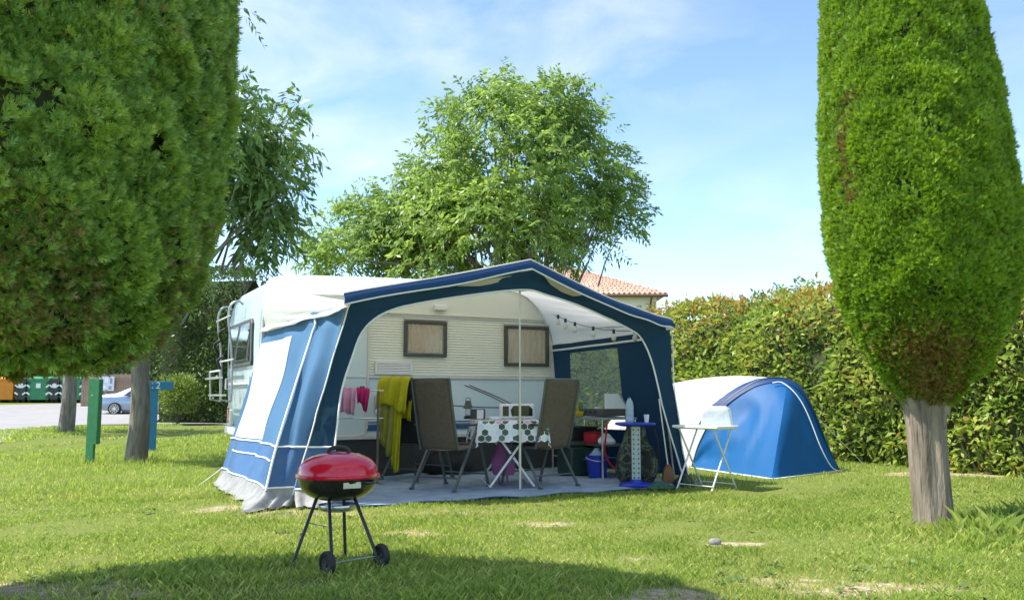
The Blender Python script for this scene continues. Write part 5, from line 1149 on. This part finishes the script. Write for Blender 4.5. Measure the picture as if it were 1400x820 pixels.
# string of bulbs along the right side of the awning
sl = thing('string_lights', 'string of clear bulbs on a black wire under the awning roof', 'string lights', AO, TH)
mat('bulb_glass', (.75, .76, .74), .1, transl=.4, tcol=(.9, .9, .85))
bp_ = []
for px, py, b in [(757, 430, 1.95), (763, 431, 1.85), (773, 436, 1.7), (786, 441, 1.5), (811, 447, 1.15), (839, 451, .8), (868, 451, .5), (885, 452, .3)]:
    bp_.append(PB(px, py, b))
wp = spline(bp_, 6); MB().tube([(p[0], p[1], p[2] - .012 * abs(math.sin(math.pi * i / 6))) for i, p in enumerate(wp)], .004, 6).build('wire', M('black_plastic'), sl)
for p in bp_[1:-1]:
    so = MB().lathe([(.008, .01), (.017, .0), (.018, -.04), (.014, -.045)], 12, p).build('bulb_socket', M('black_plastic'), sl)
    MB().lathe([(.013, -.043), (.017, -.055), (.03, -.085), (.031, -.105), (.02, -.128), (0, -.135)], 16, p).build('bulb', M('bulb_glass'), so)

# ================================================================== white folding table on the grass
fx = (G(935, 673) + G(974, 676) + G(955, 658) + G(1002, 670)) / 4
o = thing('side_table', 'small white folding table with crossed legs on the grass beside the awning', 'table', (fx[0], fx[1], 0), R(-48)); tz = .665; hl, hd_ = .29, .20
MB().box((0, 0, tz), (2 * hl, 2 * hd_, .03)).build('table_top', M('plastic_white'), o, bevel=.008)
MB().box((0, 0, tz - .018), (2 * hl - .06, 2 * hd_ - .06, .012)).build('apron', M('plastic_white'), o)
for x_ in (-hl + .07, hl - .07):
    for s in (-1, 1): MB().tube([(x_ + s * .009, -s * (hd_ - .02), tz - .02), (x_ + s * .009, s * (hd_ + .02), .0)], .0095, 8).build('leg', M('chrome_white'), o)
for s in (-1, 1): MB().tube([(-hl + .07, s * (hd_ + .005), .06), (hl - .07, s * (hd_ + .005), .06)], .006, 6).build('foot_bar', M('chrome_white'), o)
mat('clear_tub', (.72, .78, .80), .25, transl=.35, tcol=(.8, .85, .88), alpha=.35, bump=.8, bscale=30)
q = at(980, 582, fx[1] + .05); ob = thing('plastic_bag', 'crumpled clear plastic bag on the small white folding table', 'bag', (q[0], q[1], tz + .016), R(-20)); 
rows = []
for k in range(9):
    f = k / 8; row = []; sq = 1 - .10 * f - .25 * max(0, f - .85) / .15
    for j in range(33):
        an = 2 * math.pi * j / 32; cx_, sy_ = math.cos(an), math.sin(an); e = 1 / max(abs(cx_), abs(sy_)) ** .85; e *= 1 + .07 * nz(cx_ * 2, sy_ * 2, f * 4) + .03 * math.sin(an * 7 + f * 5)
        row.append((.16 * sq * e * cx_, .11 * sq * e * sy_, .20 * f + .02 * nz(cx_ * 2, sy_ * 2, 5) * f))
    rows.append(row)
mb = MB().grid(rows); mb.add(rows[-1][:-1], [tuple(range(32))]); mb.build('pouch', M('clear_tub'), ob, ang=40)

# ================================================================== dome tent
fabric('tent_blue', (.010, .115, .32), .5, .22, (.01, .16, .48), 0, .1); fabric('tent_white', (.78, .79, .80), .5, .3, (.8, .8, .8), 0, .1); fabric('tent_navy', (.008, .05, .16), .45, .15, (.01, .08, .25), 0, .1)
HL, HR, FC = np.array([2.45, 11.95, 0]), np.array([4.36, 11.45, 0]), G(1057, 656)
tt_ = thing('dome_tent', 'small dome tent with a blue porch and a white rear beside the hedge', 'tent', (3.3, 11.6, 0)); TO = np.array([3.3, 11.6, 0])
hc = (HL + HR) / 2; hx = (HR - HL) / 2
def hoop(c, half, hgt, lean, n=41, pw=.72):
    o = []
    for i in range(n):
        a = math.pi * (1 - i / (n - 1)); o.append(c + half * math.copysign(abs(math.cos(a)) ** .85, math.cos(a)) + np.array([lean[0], lean[1], 0]) * math.sin(a) + np.array([0, 0, hgt * max(0, math.sin(a)) ** pw]))
    return o
H1 = spline([at(*q) for q in [(945, 641, 11.95), (958, 602, 11.9), (985, 557, 11.82), (1030, 524, 11.72), (1065, 517, 11.62), (1092, 527, 11.56), (1112, 560, 11.5), (1132, 610, 11.45), (1149, 647, 11.4)]], 5); bc = np.array([2.55, 13.3, 0]); H2 = hoop(bc, np.array([.98, .38, 0]), 1.16, (0, 0)); H3 = hoop(bc + np.array([-.5, .95, 0]), np.array([.75, .3, 0]), .45, (0, 0))
n = len(H1); bot = []
for i in range(n):
    f = i / (n - 1); k_ = .56
    bot.append(HL * (1 - f / k_) + FC * (f / k_) if f < k_ else FC * (1 - (f - k_) / (1 - k_)) + HR * ((f - k_) / (1 - k_)))
ic = int(round(.56 * (n - 1)))
def porch_panel(i0, i1, out_):
    rows = []
    for k in range(19):
        f = k / 18; row = []
        for i in range(i0, i1 + 1):
            p = H1[i] * (1 - f) + bot[i] * f; g_ = (i - i0) / (i1 - i0); m_ = math.sin(math.pi * g_) * math.sin(math.pi * f)
            crease = .05 * math.sin(math.pi * f) * (1 - abs(i - ic) / (n * .5))
            rad_ = math.sin(9 * math.atan2(f + .15, g_ + .05) + i0) * .012 * m_
            p = p + np.array([-.2, -.9, 0]) * crease + out_ * (-.09 * m_ + rad_ * 2.4 + .008 * math.sin(i * 2.1 + f * 11) * m_ + .05 * nz(i * .4, f * 4, 2) * m_); p[2] = max(p[2], .015); row.append(tuple(p - TO))
        rows.append(row)
    return rows
MB().grid(porch_panel(0, ic, np.array([-.8, -.6, .0]))).build('porch_side', M('tent_blue'), tt_, fixn=False, ang=70)
MB().grid(porch_panel(ic, n - 1, np.array([.35, -.9, .0]))).build('porch_front', M('tent_blue'), tt_, fixn=False, ang=70)
def loft(a, b, bulge, nn):
    rows = []
    for k in range(nn + 1):
        f = k / nn; rows.append([tuple(p * (1 - f) + q * f + np.array([0, 0, bulge * math.sin(math.pi * f) * max(0, p[2])]) + np.array([0, 0, .008 * nz(i * .5, f * 6, 7)]) - TO) for i, (p, q) in enumerate(zip(a, b))])
    return rows
MB().grid(loft(H1, H2, .06, 14)).build('rear_body', M('tent_white'), tt_, fixn=False, ang=70); MB().grid(loft(H2, H3, .12, 10)).build('rear_end', M('tent_white'), tt_, fixn=False, ang=70)
# navy hood strip along the main hoop
rows = []
for f in np.linspace(-.10, .06, 5):
    rows.append([tuple((H1[i] * (1 - f) + bot[i] * f if f > 0 else H1[i] * (1 + f) + H2[i] * (-f)) + np.array([0, 0, .014]) - TO) for i in range(7, n - 3)])
MB().grid(rows).build('hood_strip', M('tent_navy'), tt_, fixn=False)
MB().tube([tuple(q - TO + np.array([0, 0, .012])) for q in H1], .008, 6).build('tent_pole', M('frame_dark'), tt_)
zp = [tuple((H1[int(i)] * (1 - f) + bot[int(i)] * f) - TO + np.array([-.03, -.055, .01])) for i, f in [(19, .06), (21, .05), (24, .10), (27, .14), (30, .2), (33, .32), (36, .5), (38, .72), (40, .97)]]
MB().tube(spline(zp, 3), .007, 6).build('zip_strip', M('piping'), tt_)
MB().tube([tuple(np.array(q) - TO + np.array([0, 0, .012])) for q in bot], .009, 6).build('hem_cord', M('piping'), tt_)
pg = G(1182, 638); MB().tube([tuple(H1[31] - TO), tuple(pg - TO + np.array([0, 0, .03]))], .005, 5).build('guy_line', M('piping'), tt_); MB().tube([tuple(pg - TO + np.array([-.02, 0, .05])), tuple(pg - TO + np.array([.03, 0, -.05]))], .006, 6).build('peg', M('steel_dull'), tt_)
for c_ in (HL, FC, HR): MB().tube([tuple(c_ - TO + np.array([0, -.01, .03])), tuple(c_ - TO + np.array([.03, -.04, -.03]))], .007, 6).build('peg', M('steel_dull'), tt_)

# ================================================================== posts, car, containers on the left
mat('post_green', (.03, .19, .07), .6, var=.15, vscale=20); mat('post_blue', (.01, .17, .33), .55, var=.12, vscale=20); mat('letter_white', (.78, .8, .8), .6)
q = G(125, 633); o = thing('wooden_post', 'green painted wooden post of two boards standing on the lawn', 'post', (q[0], q[1], 0), R(-12)); MB().box((-.03, 0, .615), (.13, .05, 1.27)).build('board', M('post_green'), o, bevel=.004); MB().box((.063, .01, .76), (.05, .09, .96)).build('board', M('post_green'), o, bevel=.004); MB().tube([(-.03, -.028, 1.0), (-.03, -.02, 1.0)], .01, 8).build('bolt', M('steel_dull'), o)
q = G(206, 617); o = thing('number_post', 'blue painted pitch post with a number two board', 'post', (q[0], q[1], 0), R(4)); MB().box((0, 0, .6), (.16, .05, 1.28)).build('post', M('post_blue'), o, bevel=.004)
bd = MB().box((.14, -.04, 1.17), (.44, .028, .15)).build('number_board', M('post_blue'), o, bevel=.004)
cu = bpy.data.curves.new('numeral', 'FONT'); cu.body = '2'; cu.size = .17; cu.extrude = .004; cu.align_x = 'CENTER'; cu.align_y = 'CENTER'
tmpo = bpy.data.objects.new('tmp', cu); COL.objects.link(tmpo); dg = bpy.context.evaluated_depsgraph_get(); me = bpy.data.meshes.new_from_object(tmpo.evaluated_get(dg)); bpy.data.objects.remove(tmpo)
me.materials.clear(); me.materials.append(M('letter_white')); nu = bpy.data.objects.new('numeral', me); COL.objects.link(nu); nu.parent = bd; nu.location = (.10, -.058, 1.17); nu.rotation_euler = (R(90), 0, 0)
for z_ in (1.13, 1.21): MB().tube([(-.0, -.06, z_), (-.0, -.05, z_)], .009, 8).build('bolt', M('steel_dull'), o)

# silver blue saloon parked on the road
mat('car_paint', (.27, .34, .44), .28, metal=.55, coat=.6, var=.03); mat('car_glass', (.03, .04, .05), .04, coat=.6)
q = G(142, 567); CY = q[1]; cz = 0
car = thing('parked_car', 'silver blue saloon car parked on the road behind the number post', 'car', (q[0], CY, cz + .012), R(4))
Lc, Wc = 4.6, 1.8
sec = [ # x, z_low, z_belt, z_top, half belt, half roof
 (0, .38, .80, .88, .70, .60), (.06, .28, .86, .98, .80, .68), (.35, .22, .90, 1.06, .87, .70), (.8, .20, .91, 1.10, .89, .68), (1.15, .19, .92, 1.26, .90, .62), (1.6, .19, .92, 1.41, .90, .60), (2.2, .19, .91, 1.45, .90, .61), (2.75, .19, .90, 1.38, .90, .60), (3.25, .19, .89, 1.12, .89, .64), (3.5, .19, .88, .98, .88, .68), (4.1, .20, .80, .88, .85, .62), (4.5, .26, .68, .74, .76, .5), (4.6, .34, .58, .62, .62, .4)]
secs = spline(sec, 4); rows = []
for x, zl, zb, zt, hb_, hr_ in secs:
    half_ = [(.0, zl), (hb_ * .86, zl), (hb_ * .97, zl + .1), (hb_ * 1.0, (zl + zb) / 2), (hb_ * .985, zb - .05), (hb_ * .95, zb), (hr_ + .35 * (hb_ - hr_), zb + (zt - zb) * .62), (hr_, zt - .03), (hr_ * .8, zt), (0, zt + .02)]
    rows.append([(x, y, z_) for y, z_ in half_] + [(x, -y, z_) for y, z_ in half_[-2:0:-1]] + [(x, 0, zl)])
cb = MB().grid(rows); cb.add(rows[0][:-1], [tuple(range(len(rows[0]) - 1))]); cb.add(rows[-1][:-1], [tuple(range(len(rows[0]) - 1))]); bo = cb.build('body', M('car_paint'), car, ang=40)
def cglass(name, poly): MB().add(poly, [tuple(range(len(poly)))]).build(name, M('car_glass'), car, smooth=False)
for s in (-1, 1):
    cglass('side_window', [(1.25, s * .90, .95), (2.1, s * .905, .95), (2.1, s * .70, 1.37), (1.7, s * .71, 1.36)]); cglass('side_window', [(2.16, s * .905, .95), (3.1, s * .90, .94), (2.75, s * .72, 1.31), (2.16, s * .70, 1.37)])
    lt_ = MB().box((.03, s * .62, .80), (.12, .34, .13)).build('tail_light', M('red_lens'), car, bevel=.03)
    for x in (.85, 3.6):
        wh = thing('wheel', None, None); wh.parent = car; wh.location = (x, s * .86, .32); wh.rotation_euler = (R(90), 0, 0)
        MB().lathe([(.22, -.1), (.30, -.1), (.32, -.06), (.32, .06), (.30, .1), (.22, .1)], 28).build('tyre', M('rubber'), wh)
        rim = MB().lathe([(.225, -.105), (.21, -.105), (.20, -.08), (.20, .08), (.21, .105), (.225, .105)], 28)
        for k in range(10):
            a = k * math.pi / 5; rim.bar((.03 * math.cos(a), .03 * math.sin(a), .088 * s * 1), (.205 * math.cos(a), .205 * math.sin(a), .095 * s), .028, .02)
            rim.bar((.03 * math.cos(a), .03 * math.sin(a), -.088 * s), (.205 * math.cos(a), .205 * math.sin(a), -.095 * s), .028, .02)
        rim.lathe([(0, -.1), (.05, -.1), (.05, .1), (0, .1)], 12).build('rim', M('alu'), wh); MB().lathe([(0, -.05), (.21, -.05), (.21, .05), (0, .05)], 20).build('brake_disc', M('frame_dark'), wh)
cglass('rear_window', [(.98, -.62, 1.18), (.98, .62, 1.18), (1.5, .54, 1.40), (1.5, -.54, 1.40)]); cglass('windscreen', [(3.35, -.62, 1.08), (3.35, .62, 1.08), (2.8, .54, 1.38), (2.8, -.54, 1.38)])
for o_ in car.children:
    if o_.name.startswith(('rear_window', 'windscreen', 'side_window')): pass
MB().box((-.01, 0, .60), (.03, .5, .11)).build('number_plate', M('plastic_white'), car); MB().box((.0, 0, .36), (.12, 1.5, .14)).build('bumper', M('car_paint'), car, bevel=.04)
for s in (-1, 1): MB().box((2.85, s * 1.0, .97), (.12, .2, .13)).build('mirror', M('car_paint'), car, bevel=.03)

# waste containers far along the road
mat('skip_orange', (.62, .22, .015), .6, var=.12, vscale=3); mat('skip_green', (.03, .22, .10), .55, var=.1, vscale=2); mat('stripe_dark', (.04, .045, .05), .6)
DY = 56.0
def skip(px0, px1, ptop, pbot, label, m, stripes=True, name='waste_container', lid=None):
    a = at(px0, pbot, DY); b = at(px1, pbot, DY); w = b[0] - a[0]; zb = terr(DY); h_ = 1.55
    o = thing(name, label, 'container', (a[0], DY, zb), 0, 'waste containers by the road')
    MB().prism([(0, 0, .18), (w, 0, .18), (w + .02, 0, h_), (-.02, 0, h_)], (0, 1.3, 0)).build('body', M(m), o, smooth=False, bevel=.03)
    MB().prism([(0, -.02, h_), (0, .65, h_ + .16), (0, 1.32, h_)], (w, 0, 0)).build('lid', M(lid or m), o, smooth=False)
    MB().box((w / 2, -.03, h_ - .06), (w + .06, .06, .1)).build('rim', M(m), o)
    for x_ in (.12, w - .12): MB().lathe([(0, -.04), (.09, -.04), (.09, .04), (0, .04)], 14, (x_, .1, .09)).build('castor', M('rubber'), o)
    if stripes:
        for x_ in (.06, w - .06):
            for k in range(5): MB().box((x_, -.045, .35 + k * .24), (.26, .01, .1), Matrix.Rotation(R(35) * (1 if x_ < w / 2 else -1), 3, 'Y')).build('reflective_stripe', M('letter_white' if k % 2 else 'stripe_dark'), o)
    MB().box((w / 2, -.012, 1.1), (.3, .01, .3)).build('notice', M('letter_white'), o)
    return o
skip(-30, 17, 515, 543, 'orange waste container beside the grey striped one', 'skip_orange', False); skip(21, 34, 515, 543, 'dark grey waste container with white stripes next to the orange one', 'stripe_dark'); skip(37, 66, 515, 543, 'green waste container with striped corners and a square notice', 'skip_green'); skip(68, 79, 515, 543, 'narrow dark striped container between the two green ones', 'stripe_dark'); skip(82, 112, 515, 543, 'green waste container partly behind the rough barked tree', 'skip_green', True)
# plank screen and notice board behind the car
SY = 51.0; xa = at(111, 540, SY)[0]; xb = at(200, 540, SY)[0]; zb = terr(SY)
fs = thing('plank_screen', 'brown plank screen fence behind the parked car', 'fence', (xa, SY, zb)); nb_ = int((xb - xa) / .145)
pk = MB().box((.07, 0, .95), (.135, .03, 1.9)).build('plank', M('wood_fence'), fs)
for i in range(1, nb_):
    c_ = pk.copy(); COL.objects.link(c_); c_.parent = fs; c_.location = (i * .145, .008 * (i % 2), .02 * math.sin(i * 2.1))
for z_ in (.3, 1.0, 1.7): MB().box(((xb - xa) / 2, -.035, z_), (xb - xa, .04, .08)).build('rail', M('wood_fence'), fs)
for i in range(4): MB().box((.05 + (xb - xa - .1) * i / 3, .06, .97), (.1, .1, 2.0)).build('post', M('wood_fence'), fs)
mat('board_paper', (.60, .66, .72), .6, var=.06); mat('print_grey', (.25, .3, .36), .7)
xa2 = at(134, 540, SY - .2)[0]; o = thing('notice_board', 'pale notice board with printed sheets on the plank screen', 'board', (xa2, SY - .16, zb)); bw = at(157, 540, SY)[0] - xa2
MB().box((bw / 2, 0, 1.35), (bw, .03, .85)).build('panel', M('board_paper'), o); MB().box((bw / 2, 0, .5), (.08, .05, 1.0)).build('post', M('wood_fence'), o)
for x_, z_, w_, h_ in ((.2, 1.55, .25, .25), (.5, 1.55, .22, .25), (.8, 1.5, .2, .3), (.3, 1.15, .4, .18), (.75, 1.1, .25, .2)): MB().box((x_ * bw, -.02, z_), (w_ * bw * .8, .006, h_)).build('printed_sheet', M('print_grey') if x_ > .6 else M('letter_white'), o)

# stone and a scrap of paper on the lawn
mat('stone_grey', (.22, .22, .21), .9, var=.25, vscale=30)
q = G(978, 745); o = MB()
rows = []
for i in range(9):
    a = math.pi * i / 8; rows.append([(.045 * math.sin(a) * math.cos(b_) * (1 + .2 * nz(math.cos(b_) * 2, math.sin(b_) * 2, i * .4)), .032 * math.sin(a) * math.sin(b_) * (1 + .2 * nz(math.cos(b_), i)), .02 - .028 * math.cos(a)) for b_ in np.linspace(0, 2 * math.pi, 15)])
so = o.grid(rows).build('stone', M('stone_grey')); so.location = tuple(q); tag(so, 'small grey stone lying on the lawn', 'stone')
